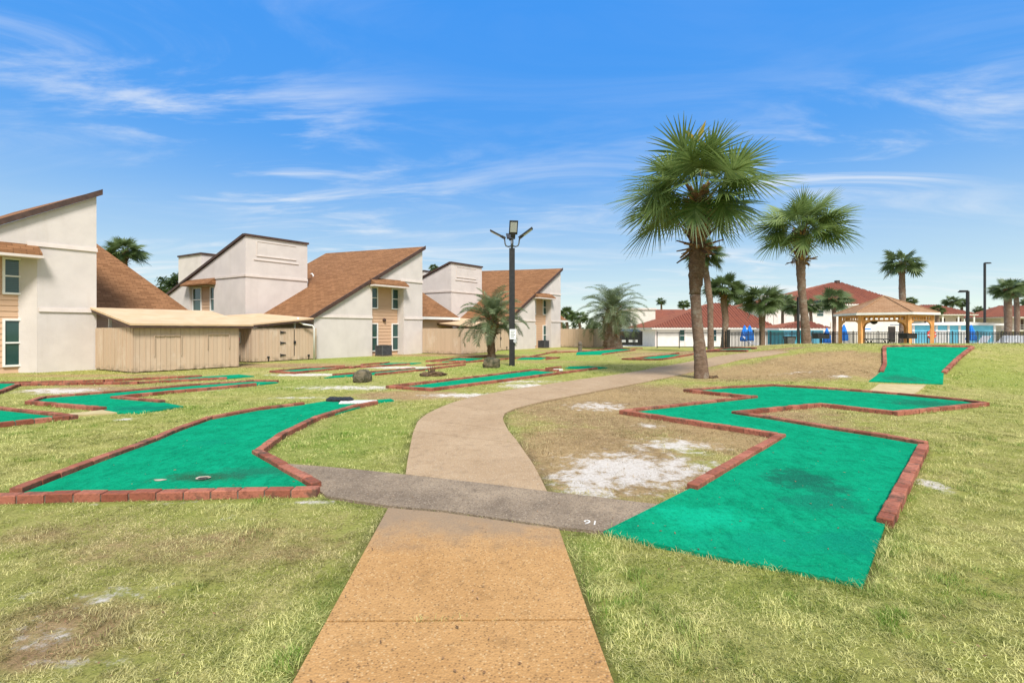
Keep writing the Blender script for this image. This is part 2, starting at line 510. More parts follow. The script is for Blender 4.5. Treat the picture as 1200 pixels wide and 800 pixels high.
# ------------------------------------------------------------------ camera, world, sun
cam = bpy.data.cameras.new('camera'); co = bpy.data.objects.new('camera', cam); C.objects.link(co)
cam.sensor_width = 36; cam.sensor_fit = 'HORIZONTAL'; cam.lens = F / 1200 * 36
cam.shift_y = -14 / 1200; cam.clip_end = 5000; cam.clip_start = 0.05
co.location = (0, 0, CH); co.rotation_euler = (R(90), 0, 0)
sc = bpy.context.scene; sc.camera = co
SUN_EL, SUN_AZ = 52, 165      # degrees; azimuth clockwise from +Y (behind the camera, a little to the right)
w = NT('World', True)
sky = w.n('ShaderNodeTexSky', _sky_type='NISHITA', _sun_disc=False, _sun_elevation=R(SUN_EL), _sun_rotation=R(SUN_AZ), _altitude=0.0, _air_density=1.0, _dust_density=.5, _ozone_density=1.6)
d = w.n('ShaderNodeTexCoord').outputs['Generated']
d = w.n('ShaderNodeVectorMath', _operation='NORMALIZE', i0=d).outputs[0]
sx = w.n('ShaderNodeSeparateXYZ', Vector=d)
hs = w.n('ShaderNodeHueSaturation', Color=sky.outputs[0], Saturation=1.4, Value=1.0, Hue=.503)
sb = w.n('ShaderNodeSeparateColor', Color=hs.outputs[0]).outputs[2]
even = w.n('ShaderNodeVectorMath', _operation='SCALE', i0=hs.outputs[0], Scale=w.math('DIVIDE', 6.6, w.math('MAXIMUM', sb, .05))).outputs[0]   # evens out the brightness of the clear sky, keeps its hue
iz = w.math('DIVIDE', 1.0, w.math('ADD', w.math('MAXIMUM', sx.outputs['Z'], 0.0), .10))
pl = w.n('ShaderNodeCombineXYZ', X=w.math('MULTIPLY', sx.outputs['X'], iz), Y=w.math('MULTIPLY', sx.outputs['Y'], iz), Z=0.0).outputs[0]
m1 = w.n('ShaderNodeMapping', Vector=pl, Rotation=(0, 0, R(-14)), Scale=(.55, 1.5, 1), Location=(3.3, 1.7, 0)).outputs[0]
n1 = w.noise(m1, 1.35, 9, .62, 1.2)
m2 = w.n('ShaderNodeMapping', Vector=pl, Rotation=(0, 0, R(24)), Scale=(.35, .5, 1), Location=(1.4, 6.2, 0)).outputs[0]
n2 = w.noise(m2, .8, 4, .5)
cl = w.math('MULTIPLY', w.ramp(n1, .42, .76), w.ramp(n2, .34, .60))
low = w.ramp(sx.outputs['Z'], .50, .04)
leftw = w.math('MAXIMUM', w.ramp(sx.outputs['X'], -.05, -.45), w.math('MULTIPLY', w.ramp(sx.outputs['X'], .25, .5), w.ramp(sx.outputs['Z'], .42, .3)))
cl = w.math('MULTIPLY', cl, w.math('ADD', .04, w.math('ADD', w.math('MULTIPLY', low, .62), w.math('MULTIPLY', w.math('MULTIPLY', leftw, w.math('ADD', .35, w.math('MULTIPLY', w.ramp(sx.outputs['Z'], .46, .28), .65))), .8))), True)
veil = w.math('MULTIPLY', w.ramp(sx.outputs['Z'], .36, .0), .58)
m3 = w.n('ShaderNodeMapping', Vector=pl, Rotation=(0, 0, R(-4)), Scale=(.12, .8, 1)).outputs[0]
veil = w.math('MULTIPLY', veil, w.math('ADD', .62, w.math('MULTIPLY', w.noise(m3, 1.2, 6, .6), .8)), True)
col = w.mix(veil, even, (5.2, 6.1, 6.6))
over = w.math('MAXIMUM', w.math('MULTIPLY', w.ramp(sx.outputs['Z'], .58, .8), .8), w.math('MULTIPLY', w.ramp(sx.outputs['Y'], .1, -.5), .8))   # thin overcast added out of view overhead and behind to whiten the light
cl = w.math('MAXIMUM', cl, over)
col = w.mix(cl, col, (6.8, 7.0, 7.1))
bg = w.n('ShaderNodeBackground', Strength=.081); w.set(bg.inputs['Color'], col)
wo = w.n('ShaderNodeOutputWorld'); w.t.links.new(bg.outputs[0], wo.inputs['Surface'])
sun = bpy.data.lights.new('sun', 'SUN'); sun.energy = 2.95; sun.angle = R(15); sun.color = (1, .965, .915)
so = bpy.data.objects.new('sun', sun); C.objects.link(so)
sdir = Vector((math.sin(R(SUN_AZ)) * math.cos(R(SUN_EL)), math.cos(R(SUN_AZ)) * math.cos(R(SUN_EL)), math.sin(R(SUN_EL))))
so.rotation_euler = sdir.to_track_quat('Z', 'Y').to_euler(); so.location = (0, 0, 40)
vs = sc.view_settings
vs.view_transform = 'Standard'; vs.look = 'None'; vs.gamma = 1; vs.use_curve_mapping = False
vs.exposure = 0.75

# ------------------------------------------------------------------ masks on the ground
def ell(lst):
    out = []
    for (px, py, rx, ry, a) in lst:
        g = gnd(px, py); y1 = gnd(px, py - ry).y; y0 = gnd(px, py + ry).y
        out.append((g.x, g.y, rx * g.y / F, max((y1 - y0) / 2, .05), a))
    return out


def emask(E, x, y):
    m = np.zeros_like(x)
    for (cx, cy, rx, ry, a) in E:
        q = np.sqrt(((x - cx) / rx) ** 2 + ((y - cy) / ry) ** 2)
        m = np.maximum(m, a * np.clip(1.2 - q * .8, 0, 1) * (q < 1.9))
    return m


DRY = ell([(760, 472, 200, 30, 1), (700, 530, 110, 45, 1), (830, 500, 90, 30, 1), (800, 560, 60, 25, .9), (930, 432, 150, 16, 1), (960, 420, 80, 10, 1), (1010, 436, 30, 14, .9),
           (80, 735, 190, 60, .58), (40, 765, 100, 30, .72), (250, 640, 260, 40, .55), (60, 625, 100, 25, .5), (480, 463, 70, 6, 1), (100, 456, 70, 5, .9), (230, 452, 90, 4, .6),
           (330, 428, 100, 3, .9), (520, 416, 120, 2, .7), (690, 411, 90, 2, .8), (120, 440, 160, 2, .7), (560, 466, 60, 6, .6), (800, 412, 90, 3, .8), (900, 412, 60, 3, .8), (640, 424, 120, 2, .5), (920, 492, 60, 6, .5), (1010, 545, 12, 20, .3)])
SAND = ell([(735, 550, 80, 24, .92), (690, 562, 56, 18, .8), (800, 548, 56, 18, .72), (790, 522, 60, 10, .72), (700, 476, 40, 6, .7), (690, 575, 50, 10, .75), (1090, 567, 14, 11, .85), (150, 694, 56, 8, .66), (100, 702, 40, 6, .6), (45, 745, 48, 18, .64), (8, 702, 30, 8, .6), (100, 775, 60, 12, .5), (545, 463, 60, 3, .8),
            (420, 454, 90, 3, .75), (80, 458, 40, 4, .85), (50, 457, 30, 3, .8), (240, 456, 30, 3, .7), (362, 439, 52, 1.8, .95), (470, 430.5, 50, 1.6, .95), (985, 441, 14, 2.5, .7), (930, 437, 40, 2, .42), (370, 588, 50, 4, .5), (200, 590, 120, 3, .45),
            (270, 607, 40, 5, .5), (620, 452, 40, 3, .8), (1060, 436, 20, 3, .5), (760, 498, 20, 4, .6), (147, 491, 12, 2, .8), (350, 466, 40, 2, .6), (232, 650, 10, 8, .5), (610, 447, 60, 2, .6), (900, 460, 40, 4, .5)])
LUSH = ell([(410, 510, 90, 35, .75), (690, 640, 35, 22, .8), (830, 700, 220, 60, .35), (1160, 440, 70, 25, .5), (600, 432, 70, 5, .9), (330, 740, 70, 40, .25), (340, 450, 90, 8, .6), (430, 420, 140, 3, .7), (560, 412, 90, 3, .8), (250, 480, 90, 10, .5), (705, 668, 10, 6, 1), (680, 420, 60, 4, .6), (30, 510, 60, 12, .3), (960, 700, 160, 40, .2)])

# ------------------------------------------------------------------ outlines (pixels of the photograph -> points on the ground)
P_FRONT = [(345, 800), (455, 597), (596, 614), (655, 622), (720, 800)]
P_FRONT_NEAR = [(200, 1068), (381.5, 733.5), (692.5, 731), (815, 1068)]
P_FRONT_FAR = [(382.5, 731.5), (455, 597.5), (520, 603), (596, 614), (655, 622.5), (692, 729)]
P_CROSS = [(330, 545), (382, 549), (430, 553.5), (476, 558.5), (560, 568), (642, 578.5), (700, 585), (772, 594), (706, 626), (654, 620.5), (596, 612), (520, 601), (455, 595.5), (420, 590), (383, 584)]
L_EDGE = [(475.5, 557.5), (477, 545), (480, 528), (484, 508), (490, 494), (500, 486), (512, 480), (530, 472.5), (560, 464.5), (600, 457), (640, 451), (680, 445), (718, 440), (770, 430.5), (811, 423.5), (840, 418), (874, 413.5), (905, 411.6)]
R_EDGE = [(641, 577.5), (634, 563), (624, 544), (614, 530), (606, 518), (596, 506), (591, 497), (589, 491), (592, 484.5), (606, 478.5), (640, 470), (690, 460.5), (740, 451), (790, 441), (828, 431), (867, 422), (905, 416.5), (925, 412.6)]


def resample(pts, n):
    q = [Vector(p) for p in pts]; L = [0]
    for a, b in zip(q, q[1:]): L.append(L[-1] + (b - a).length)
    out = []
    for i in range(n):
        s = L[-1] * i / (n - 1); k = 0
        while k < len(L) - 2 and L[k + 1] < s: k += 1
        t = (s - L[k]) / max(L[k + 1] - L[k], 1e-9)
        out.append(q[k].lerp(q[k + 1], t))
    return out


def drape(name, polys, zo, thick, mat, parent=None, step=.5):
    """flat pavings that follow the terrain: polys is a list of outlines in ground coordinates"""
    from mathutils.geometry import tessellate_polygon
    bm = bmesh.new()
    for poly in polys:
        vs_ = [bm.verts.new((p[0], p[1], 0)) for p in poly]
        for t in tessellate_polygon([[Vector((p[0], p[1], 0)) for p in poly]]):
            try: bm.faces.new([vs_[i] for i in t])
            except ValueError: pass
    xs = [v.co.x for v in bm.verts]; ys = [v.co.y for v in bm.verts]
    hmax = max(abs(float(H(v.co.x, v.co.y))) for v in bm.verts)
    if hmax > .01:
        for ax, lo, hi in ((0, min(xs), max(xs)), (1, min(ys), max(ys))):
            k = lo + step
            while k < hi:
                nrm = (1, 0, 0) if ax == 0 else (0, 1, 0)
                pt = (k, 0, 0) if ax == 0 else (0, k, 0)
                bmesh.ops.bisect_plane(bm, geom=bm.verts[:] + bm.edges[:] + bm.faces[:], plane_co=pt, plane_no=nrm, dist=1e-5)
                k += step
    be = [e for e in bm.edges if len(e.link_faces) == 1]
    r = bmesh.ops.extrude_edge_only(bm, edges=be)
    low_ = set(v for v in r['geom'] if isinstance(v, bmesh.types.BMVert))
    for v in bm.verts:
        v.co.z = float(H(v.co.x, v.co.y)) + zo - (thick if v in low_ else 0)
    bmesh.ops.recalc_face_normals(bm, faces=bm.faces)
    if sum(f.normal.z for f in bm.faces) < 0:
        bmesh.ops.reverse_faces(bm, faces=bm.faces)
    me = bpy.data.meshes.new(name)
    off = Vector(parent['_o']) if parent is not None else Vector((0, 0, 0))
    for v in bm.verts: v.co -= off
    bm.to_mesh(me); bm.free()
    me.materials.append(mat)
    o = bpy.data.objects.new(name, me); C.objects.link(o)
    if parent is not None: o.parent = parent
    return o


EXCL = []          # outlines without grass
EDGES = []         # outlines along which bare soil shows
def paving(name, polys, mat, label, zo=.02, edge=True, kind='structure', cat=None):
    o = drape(name, polys, zo, .12, mat)
    for p in polys: EXCL.append(p)
    return tag(o, label, cat, None, kind)


near_ = g2(P_FRONT_NEAR); far_ = g2(P_FRONT_FAR)
paving('path', [near_, far_], M['path_tan'], 'orange tan exposed aggregate path slabs leading away from the viewer')
paving('crossing_path', [g2(P_CROSS)], M['path_grey'], 'dark grey worn concrete slab crossing the path between two greens', .024)
l_ = resample(g2(L_EDGE), 90); r_ = resample(g2(R_EDGE), 90)
slabs = []
cuts = [0, 9, 13, 20, 28, 36, 44, 52, 60, 68, 76, 89]
# slab lengths follow the real distance along the path
for a, b in zip(cuts, cuts[1:]):
    seg = [p for p in l_[a:b + 1]]; seg2 = [p for p in r_[a:b + 1]]
    mid = ((l_[b] + r_[b]) / 2 - (l_[b - 1] + r_[b - 1]) / 2).normalized() * .012
    if b < 89:
        seg[-1] = seg[-1] - mid; seg2[-1] = seg2[-1] - mid
    slabs.append(seg + seg2[::-1])
paving('curving_path', slabs, M['path_far'], 'pinkish tan concrete path curving right towards the big palm')
for i in (0, 1):
    EDGES.append(g2(P_FRONT[0:2]) if i == 0 else g2(P_FRONT[3:5]))
EDGES += [g2([(1011, 690), (1037, 622)]), l_[:60], r_[:60], g2(P_CROSS[10:15]), g2([(654, 620.5), (706, 626)]), g2(P_CROSS[0:4])]

# ------------------------------------------------------------------ mini golf greens
def bricks(mb, pts, w=.098, h=.073, L=.205, gap=.014, inset=0):
    pts = [Vector(p) for p in pts]
    for k, (a, b) in enumerate(zip(pts, pts[1:])):
        d_ = b - a; ln = d_.length; d_.normalize()
        s0 = w * .5 if k > 0 else 0
        nrm = Vector((-d_.y, d_.x))
        tot = ln - s0 + (w * .5 if k < len(pts) - 2 else 0)
        n = max(1, round(tot / (L + gap))); l1 = tot / n
        # mortar bed under the bricks
        def P3(s, o, z):
            q = a + d_ * s + nrm * o
            return Vector((q.x, q.y, float(H(q.x, q.y)) + z))
        m0, m1_ = s0 + .03, s0 + tot - .03
        nm = max(1, int((m1_ - m0) / .4))
        for i in range(nm):
            sa, sb = m0 + (m1_ - m0) * i / nm, m0 + (m1_ - m0) * (i + 1) / nm
            mb.hexa([P3(sa, -w * .42, -.06), P3(sb, -w * .42, -.06), P3(sb, w * .42, -.06), P3(sa, w * .42, -.06),
                     P3(sa, -w * .42, h * .8), P3(sb, -w * .42, h * .8), P3(sb, w * .42, h * .8), P3(sa, w * .42, h * .8)], 1, .5)
        for i in range(n):
            sa, sb = s0 + l1 * i + gap / 2, s0 + l1 * (i + 1) - gap / 2
            jo = RS.uniform(-.003, .003); jz = RS.uniform(-.004, .004); jr = RS.uniform(-.002, .002); hw = w / 2
            c = .007
            zt = h + jz
            lowp = [P3(sa, -hw + jo - jr, -.07), P3(sb, -hw + jo + jr, -.07), P3(sb, hw + jo + jr, -.07), P3(sa, hw + jo - jr, -.07)]
            mid = [P3(sa, -hw + jo - jr, zt - c), P3(sb, -hw + jo + jr, zt - c), P3(sb, hw + jo + jr, zt - c), P3(sa, hw + jo - jr, zt - c)]
            top = [P3(sa + c, -hw + c + jo - jr, zt), P3(sb - c, -hw + c + jo + jr, zt + jr), P3(sb - c, hw - c + jo + jr, zt + jr), P3(sa + c, hw - c + jo - jr, zt)]
            fs = [(3, 2, 1, 0)]
            for o_ in (0, 4):
                fs += [(o_ + q, o_ + (q + 1) % 4, o_ + 4 + (q + 1) % 4, o_ + 4 + q) for q in range(4)]
            fs.append((8, 9, 10, 11))
            mb.faces(lowp + mid + top, fs, 0, RS.rand())


def green(label, carpets, borders, lens=None):
    allp = [p for c in carpets for p in c]
    c0 = gnd(sum(p[0] for p in allp) / len(allp), sum(p[1] for p in allp) / len(allp))
    t = thing('mini_golf_green', c0, label, 'golf green', 'mini golf greens on the lawn')
    for c in carpets:
        q = g2(c); EXCL.append(q)
        drape('carpet', [q], .028, .1, M['carpet'], t)
    for k_, b in enumerate(borders):
        mb = MB(); q = g2(b); bricks(mb, q, L=(lens or {}).get(k_, .205), gap=.009 if lens else .014)
        mb.build('brick_border', [M['brick'], M['mortar']], t)
        EDGES.append([Vector(p) for p in q])
    return t


G1 = green('big green with a torn hole and brick kerb left of the grey crossing slab',
    [[(16, 585), (372, 579), (302, 533), (330, 513), (370, 493), (440, 473), (462, 470.5), (458, 468.5), (440, 470), (390, 470), (352, 476), (300, 482), (236, 496), (176, 521)]],
    [[(-8, 588.5), (374, 580)], [(18, 581), (60, 564), (176, 520.5), (210, 506), (244, 493.5), (300, 482.5), (356, 475.5)], [(371, 574), (302, 534), (330, 513), (372, 492), (410, 480), (441, 473.5)]])
G2 = green('large zigzag green with brick walls right of the path',
    [[(707, 627), (760, 640), (860, 660), (935, 674), (1011, 690), (1037, 618), (1052, 590), (1082, 523), (1037, 514), (962, 502), (905, 492), (862, 486), (910, 481), (962, 476), (1050, 486), (1100, 481), (1150, 475), (1130, 471.5), (1050, 463.5), (980, 458), (906, 453.5), (850, 456), (806, 459), (850, 463), (885, 467), (810, 475), (732, 484), (800, 494), (860, 503), (914, 512.5), (865, 541), (811, 574)]],
    [[(811, 576), (915, 514), (860, 505), (730, 485), (884, 467.5), (804, 459.5), (850, 456), (906, 453.5), (980, 458), (1050, 463.5), (1130, 471.5), (1154, 475.5), (1100, 481.5), (1050, 486.5), (962, 476.5), (910, 481.5), (862, 486.5), (905, 493), (962, 503), (1037, 515), (1086, 524)], [(1082, 527), (1037, 618)]], {1: .15})
G3 = green('sloping green climbing the mound in front of the gazebo',
    [[(1018, 447.5), (1060, 449), (1105, 450.8), (1106, 437), (1122, 422), (1137, 408), (1090, 407), (1039, 407.5), (1038, 431)]],
    [[(1033, 437), (1037, 428), (1036, 408)], [(1036, 407), (1090, 406.6), (1139, 407.3)], [(1140, 408), (1121, 423), (1106, 438)]])
paving('pad', [g2([(1030, 451), (1085, 452), (1067, 465), (1017, 460)]), g2([(85, 488.5), (137, 485), (120, 482), (72, 487)])], M['pad'], 'khaki worn pad at the foot of the sloping green', .03)
G4 = green('long bent green with a stained foot on the far left lawn',
    [[(36, 473.5), (121, 481), (135, 485), (165, 485), (215, 477.5), (190, 472.5), (135, 468), (200, 461), (300, 452), (326, 449), (318, 447.5), (295, 448), (220, 453.5), (132, 461.5), (55, 468)]],
    [[(122, 481.5), (34, 473.5), (50, 468), (132, 461.5), (220, 453.5), (296, 448), (326, 448.2)], [(191, 473), (134, 468), (200, 461), (300, 452)]])
G5 = green('green cut off by the left edge with a pointed brick corner',
    [[(-40, 480), (0, 481.5), (84, 491), (0, 500), (-40, 505)]], [[(-40, 477.5), (0, 481.5), (86, 491), (0, 500.5), (-40, 505)]])
G6 = green('far left green behind a very long thin line of bricks',
    [[(-40, 450.5), (22, 450.5), (0, 460), (-40, 470)], [(150, 449.8), (266, 444.3), (298, 441.5), (280, 439.5), (237, 442.3)]],
    [[(-20, 466), (0, 461), (22, 452), (90, 451), (160, 450), (266, 444.3)], [(-40, 450), (22, 450.2), (120, 447.5), (237, 442)]])
G7 = green('long straight green with a brick kerb left of the curving path',
    [[(470, 455), (505, 457.5), (580, 448), (655, 437.5), (626, 435), (550, 444.5)], [(662, 432), (696, 433), (712, 431.2), (690, 429.5), (668, 430)]],
    [[(655, 435.5), (626, 434.6), (550, 444), (455, 454.8), (506, 458), (580, 448.5), (652, 438.8), (699, 432.5)], [(640, 433), (657, 431)]])
G8 = green('short narrow green just in front of the double gate',
    [[(334, 437.5), (398, 432.2), (404, 430.8), (366, 432.4), (322, 436)]], [[(404, 430), (360, 432.4), (318, 436.4), (346, 438), (412, 431)]])
G9 = green('narrow green running behind the upright mossy boulder',
    [[(380, 443.5), (412, 441.5), (500, 434), (520, 430.4), (480, 433.5), (412, 439.5), (392, 441)]], [[(390, 440.6), (450, 436), (486, 432.6)], [(440, 440), (496, 434.2), (545, 428)]])
G10 = green('green in front of the grey cooling unit with a raised brick kerb',
    [[(440, 428.5), (480, 427.3), (494, 425.6), (456, 425.9)]], [[(480, 427.4), (424, 431), (424, 428.2), (456, 425.8)], [(410, 432), (424, 429.8)]])
G11 = green('small bright green with a brick bank beside the mossy planter palm',
    [[(518, 424.3), (546, 423.6), (566, 420.4), (536, 420)]], [[(546, 424), (500, 424), (540, 419.8), (580, 417.6)], [(500, 429.2), (560, 424), (620, 419), (652, 412.4)]])
G12 = green('small green just right of the tall lamp post',
    [[(606, 421.6), (634, 421.4), (640, 419.4), (612, 419.4)]], [[(640, 421.6), (655, 419.8), (612, 418.6)]])
G13 = green('far green beside the thick spreading palm and grey post',
    [[(675, 416), (706, 415.6), (742, 410.2), (728, 409.4), (700, 411.4), (676, 413)]], [[(640, 414), (676, 412.6), (700, 410.6), (728, 408.8), (753, 408.6)], [(706, 415.8), (744, 410.4)]])
G14 = green('stepped green with dark timber edge left of the big palm trunk',
    [[(748, 421.6), (770, 422), (796, 416), (770, 416.6)]], [[(776, 421.8), (730, 421.4), (764, 418.4), (796, 414.6)], [(776, 421.8), (813, 415.6)]])
G15 = green('farthest green by the pool fence right of the palm trunk',
    [[(838, 412), (872, 411), (880, 409.4), (846, 410)]], [[(876, 412), (822, 412.6), (848, 409.6), (886, 408.8)]])
EXTRA_G1 = True
# details of the big green: torn cup hole, pale worn spot, white plate and dark rag at its far end
g = gnd(238, 564); mb = MB()
o_ = g + Vector((0, 0, .031))
ringp = []
for k in range(20):
    a = 2 * math.pi * k / 20
    ringp.append((a, 1 + .25 * mnoise.noise(Vector((math.cos(a) * 1.7, math.sin(a) * 1.7, 3)))))
for k in range(20):
    a, ra = ringp[k]; b, rb = ringp[(k + 1) % 20]
    def q(t, r, z): return o_ + Vector((math.cos(t) * r * .068, math.sin(t) * r * .05, z))
    mb.poly([q(a, ra * .72, .004), q(b, rb * .72, .004), q(b, rb, .008), q(a, ra, .008)])
mb.build('torn_rim', M['fibre'], G1, uv=False)
mb = MB(); mb.poly([q(a, ra * .74, .003) for a, ra in ringp]); mb.build('cup', M['dark_interior'], G1, uv=False)
mb = MB(); g = gnd(187, 566) + Vector((0, 0, .033))
mb.poly([g + Vector((math.cos(a) * .055 * (1 + .3 * math.sin(3 * a)), math.sin(a) * .03, 0)) for a in [k * .4 for k in range(15)]])
mb.build('worn_spot', M['fibre'], G1, uv=False)
a, b, c_, d_ = [gnd(*p) for p in ((397, 475), (438, 474), (442, 471), (400, 471.5))]
mb = MB(); mb.prism([p + Vector((0, 0, .03)) for p in (a, b, c_, d_)], (0, 0, .015)); mb.build('white_board', M['paint_white'], G1)
mb = MB()
gp = gnd(395, 471.5)
for k in range(5):
    mb.lathe(gp + Vector((-.12 + .09 * k, RS.uniform(-.05, .05), .025)), [(.10, 0), (.09, .05), (.03, .09)], 9, wob=.1)
mb.build('dark_rag', M['black_metal'], G1)
g = gnd(654, 435); mb = MB(); mb.box(g.x - .16, g.x + .16, g.y - .1, g.y + .1, .03, .08); mb.build('white_board', M['paint_white'], G7)

# painted hole number on the grey slab
cu = bpy.data.curves.new('painted_number', 'FONT'); cu.body = '16'; cu.size = .115; cu.align_x = 'CENTER'; cu.extrude = 0
to = bpy.data.objects.new('tmp_text', cu); C.objects.link(to)
bpy.context.view_layer.update()
me = bpy.data.meshes.new_from_object(to.evaluated_get(bpy.context.evaluated_depsgraph_get()))
bpy.data.objects.remove(to)
me.materials.append(M['paint_white'])
pn = bpy.data.objects.new('painted_number', me); C.objects.link(pn)
g = gnd(693, 613.5); pn.location = (g.x, g.y, .024 + .003); pn.rotation_euler = (0, 0, R(180 - 14))
tag(pn, 'small white number 16 painted upside down on the grey slab', 'number')
# ------------------------------------------------------------------ the row of townhouses on the left
U = Vector((math.cos(R(52)), math.sin(R(52)), 0)); Vv = Vector((math.cos(R(150)), math.sin(R(150)), 0))


def s_of(px, P0, base, dirv):
    """distance along dirv from base where the pixel column px is met"""
    k = (px - 600) / F
    return (k * base.y - base.x) / (dirv.x - k * dirv.y)


def window(parent, c, along, outw, w_, h_, rail=.5, name='window'):
    """sash window: frame standing proud of the wall, its pane a sub-part"""
    c = Vector(c); up = Vector((0, 0, 1)); t = .065
    mb = MB()
    a = along * (w_ / 2); b = up * (h_ / 2)
    for sg in (-1, 1):
        mb.obox(c + a * sg + outw * .02, along * t / 2, outw * .035, b + up * t / 2)
        mb.obox(c + b * sg + outw * .02, a - along * t / 2, outw * .034, up * t / 2)
    mb.obox(c + up * (h_ * (rail - .5)) + outw * .018, a - along * t / 2, outw * .03, up * .025)
    f = mb.build(name, M['trim_white'], parent)
    mb = MB(); mb.obox(c + outw * .004, a - along * .02, outw * .004, b - up * .02)
    mb.build('pane', M['glass'], f)
    return f


def clapboards(mb, p0, along, outw, ln, z0, z1, hb=.19):
    z = z0
    while z < z1 - .01:
        zt = min(z + hb, z1)
        a = p0 + Z * z; b = p0 + along * ln + Z * z
        mb.hexa([a + outw * .03, b + outw * .03, b - outw * .05, a - outw * .05,
                 a + outw * .008 + Z * (zt - z), b + outw * .008 + Z * (zt - z), b - outw * .05 + Z * (zt - z), a - outw * .05 + Z * (zt - z)])
        z = zt


def townhouse(P0, label, wing=True, hipR=(4.03, 2.25), hipT=(2.06, 7.36), sL=-7.1, tower=True, bsh=0.0):
    P0 = Vector(P0)
    L = lambda s, d, z: P0 + U * s + Vv * d + Z * z
    t = thing('townhouse', P0, label, 'townhouse', 'townhouses in the row on the left')
    zr = lambda s: 6.42 + .6 * s
    b0, b1, zb = BAY[0], BAY[1] - bsh * .3, 3.93
    out = -Vv.copy(); outp = Vector((U.y, -U.x, 0))
    # gable wall with the recess for the bay
    mb = MB()
    prof = [(sL, -.1), (b0, -.1), (b0, zb), (b1, zb), (b1, -.1), (0, -.1), (0, zr(0) - .1), (sL, zr(sL) - .1)]
    mb.prism([L(s, 0, z) for s, z in prof], Vv * .62)
    # side and back walls
    mb.hexa([L(-.3, .63, -.1), L(0, .63, -.1), L(0, 8.6, -.1), L(-.3, 8.6, -.1), L(-.3, .63, 6.1), L(0, .63, 6.25), L(0, 8.6, 6.25), L(-.3, 8.6, 6.1)])
    mb.hexa([L(sL, .63, -.1), L(sL + .2, .63, -.1), L(sL + .2, 8.6, -.1), L(sL, 8.6, -.1), L(sL, .63, zr(sL) - .12), L(sL + .2, .63, zr(sL) - .1), L(sL + .2, 8.6, zr(sL) - .1), L(sL, 8.6, zr(sL) - .12)])
    mb.prism([L(s, 8.61, z) for s, z in ((sL, -.1), (0, -.1), (0, zr(0) - .1), (sL, zr(sL) - .1))], Vv * .2)
    mb.build('wall', M['stucco'], t)
    for (sa, sb, za) in ((sL, b0 - .0, 2.08), (b1 + .03, .02, 2.08), (b1 - .25, .02, 4.30)):
        mb = MB(); mb.hexa([L(sa, -.05, za), L(sb, -.05, za), L(sb, .01, za), L(sa, .01, za), L(sa, -.03, za + .14), L(sb, -.03, za + .14), L(sb, .01, za + .14), L(sa, .01, za + .14)])
        mb.build('moulding', M['band'], t)
    if bsh:
        mb = MB(); mb.prism([L(b1 - .002, .002, 0), L(b1 - .002, .49, 0), L(b1 - bsh * .95, .49, 0)], Z * (zb - .01)); mb.build('splayed_jamb', M['stucco'], t)
    # bay: siding, windows, canopy
    mb = MB(); clapboards(mb, L(b0 + .01, .5, 0), U, outp, b1 - b0 - .02, .0, zb - .01)
    mb.build('siding_panel', M['siding'], t)
    for (ca, cb, za, zc) in WINS:
        window(t, (L((ca + cb) / 2 - bsh, .5, (za + zc) / 2)) + outp * .03, U, outp, cb - ca, zc - za)
    mb = MB(); sa, sb = b0 - .18, b1 + .02
    mb.prism([L(sa, -.42, 3.95), L(sa, -.42, 4.02), L(sa, -.002, 4.34), L(sa, -.002, 3.97)], U * (sb - sa))
    cn = mb.build('canopy', M['shingle'], t)
    mb = MB(); mb.hexa([L(sa - .03, -.46, 3.86), L(sb + .03, -.46, 3.86), L(sb + .03, .0, 3.86), L(sa - .03, .0, 3.86), L(sa - .03, -.46, 3.945), L(sb + .03, -.46, 3.945), L(sb + .03, .0, 3.945), L(sa - .03, .0, 3.945)])
    mb.build('canopy_soffit', M['band'], cn)
    # shed roof over the gable
    mb = MB(); s0 = sL - .38; D = 8.9; rise = .3
    mb.hexa([L(s0, -.1, zr(s0) - .05), L(.08, -.1, zr(.08) - .05), L(.08, D, zr(.08) - .05 + rise), L(s0, D, zr(s0) - .05),
             L(s0, -.1, zr(s0) + .09), L(.08, -.1, zr(.08) + .09), L(.08, D, zr(.08) + .09 + rise), L(s0, D, zr(s0) + .09)])
    rf = mb.build('roof', M['shingle'], t)
    mb = MB()
    mb.hexa([L(s0 - .02, -.15, zr(s0) - .1), L(.13, -.15, zr(.13) - .1), L(.13, -.103, zr(.13) - .1), L(s0 - .02, -.103, zr(s0) - .1),
             L(s0 - .02, -.15, zr(s0) + .11), L(.13, -.15, zr(.13) + .11), L(.13, -.103, zr(.13) + .11), L(s0 - .02, -.103, zr(s0) + .11)])
    mb.build('fascia', M['brown_trim'], rf)
    for (s, d) in ((-3.2, 5.6), (-4.0, 5.0), (-4.9, 4.6)):
        if not wing: break
        mb = MB(); p = L(s, d, zr(s) + .02)
        mb.tube([p, p + Z * .32, p + Z * .4 + Vector((-.08, 0, 0)), p + Z * .36 + Vector((-.15, 0, 0))], .05, 8)
        mb.build('vent_pipe', M['trim_white'], rf, smooth=True)
    # hip roof to the right of the gable with a low wall under its eave
    e = 2.32
    Rr = L(hipR[0], hipR[1], e); T = L(hipT[0], hipT[1], 5.95); Lw = L(.1, hipR[1], e); T2 = L(.1, hipT[1], 5.95); Rb = L(hipR[0], 2 * hipT[1] - hipR[1], e); Lb = L(.1, 2 * hipT[1] - hipR[1], e)
    mb = MB()
    mb.faces([Lw, Rr, T, T2, Rb, Lb], [(0, 1, 2, 3), (1, 4, 2), (4, 5, 3, 2), (0, 3, 5), (0, 5, 4, 1)])
    hr = mb.build('hip_roof', M['shingle'], t)
    mb = MB(); mb.obox(L(hipR[0] / 2, hipR[1] - .02, e - .09), U * (hipR[0] / 2), Vv * .03, Z * .08); mb.build('fascia', M['trim_white'], hr)
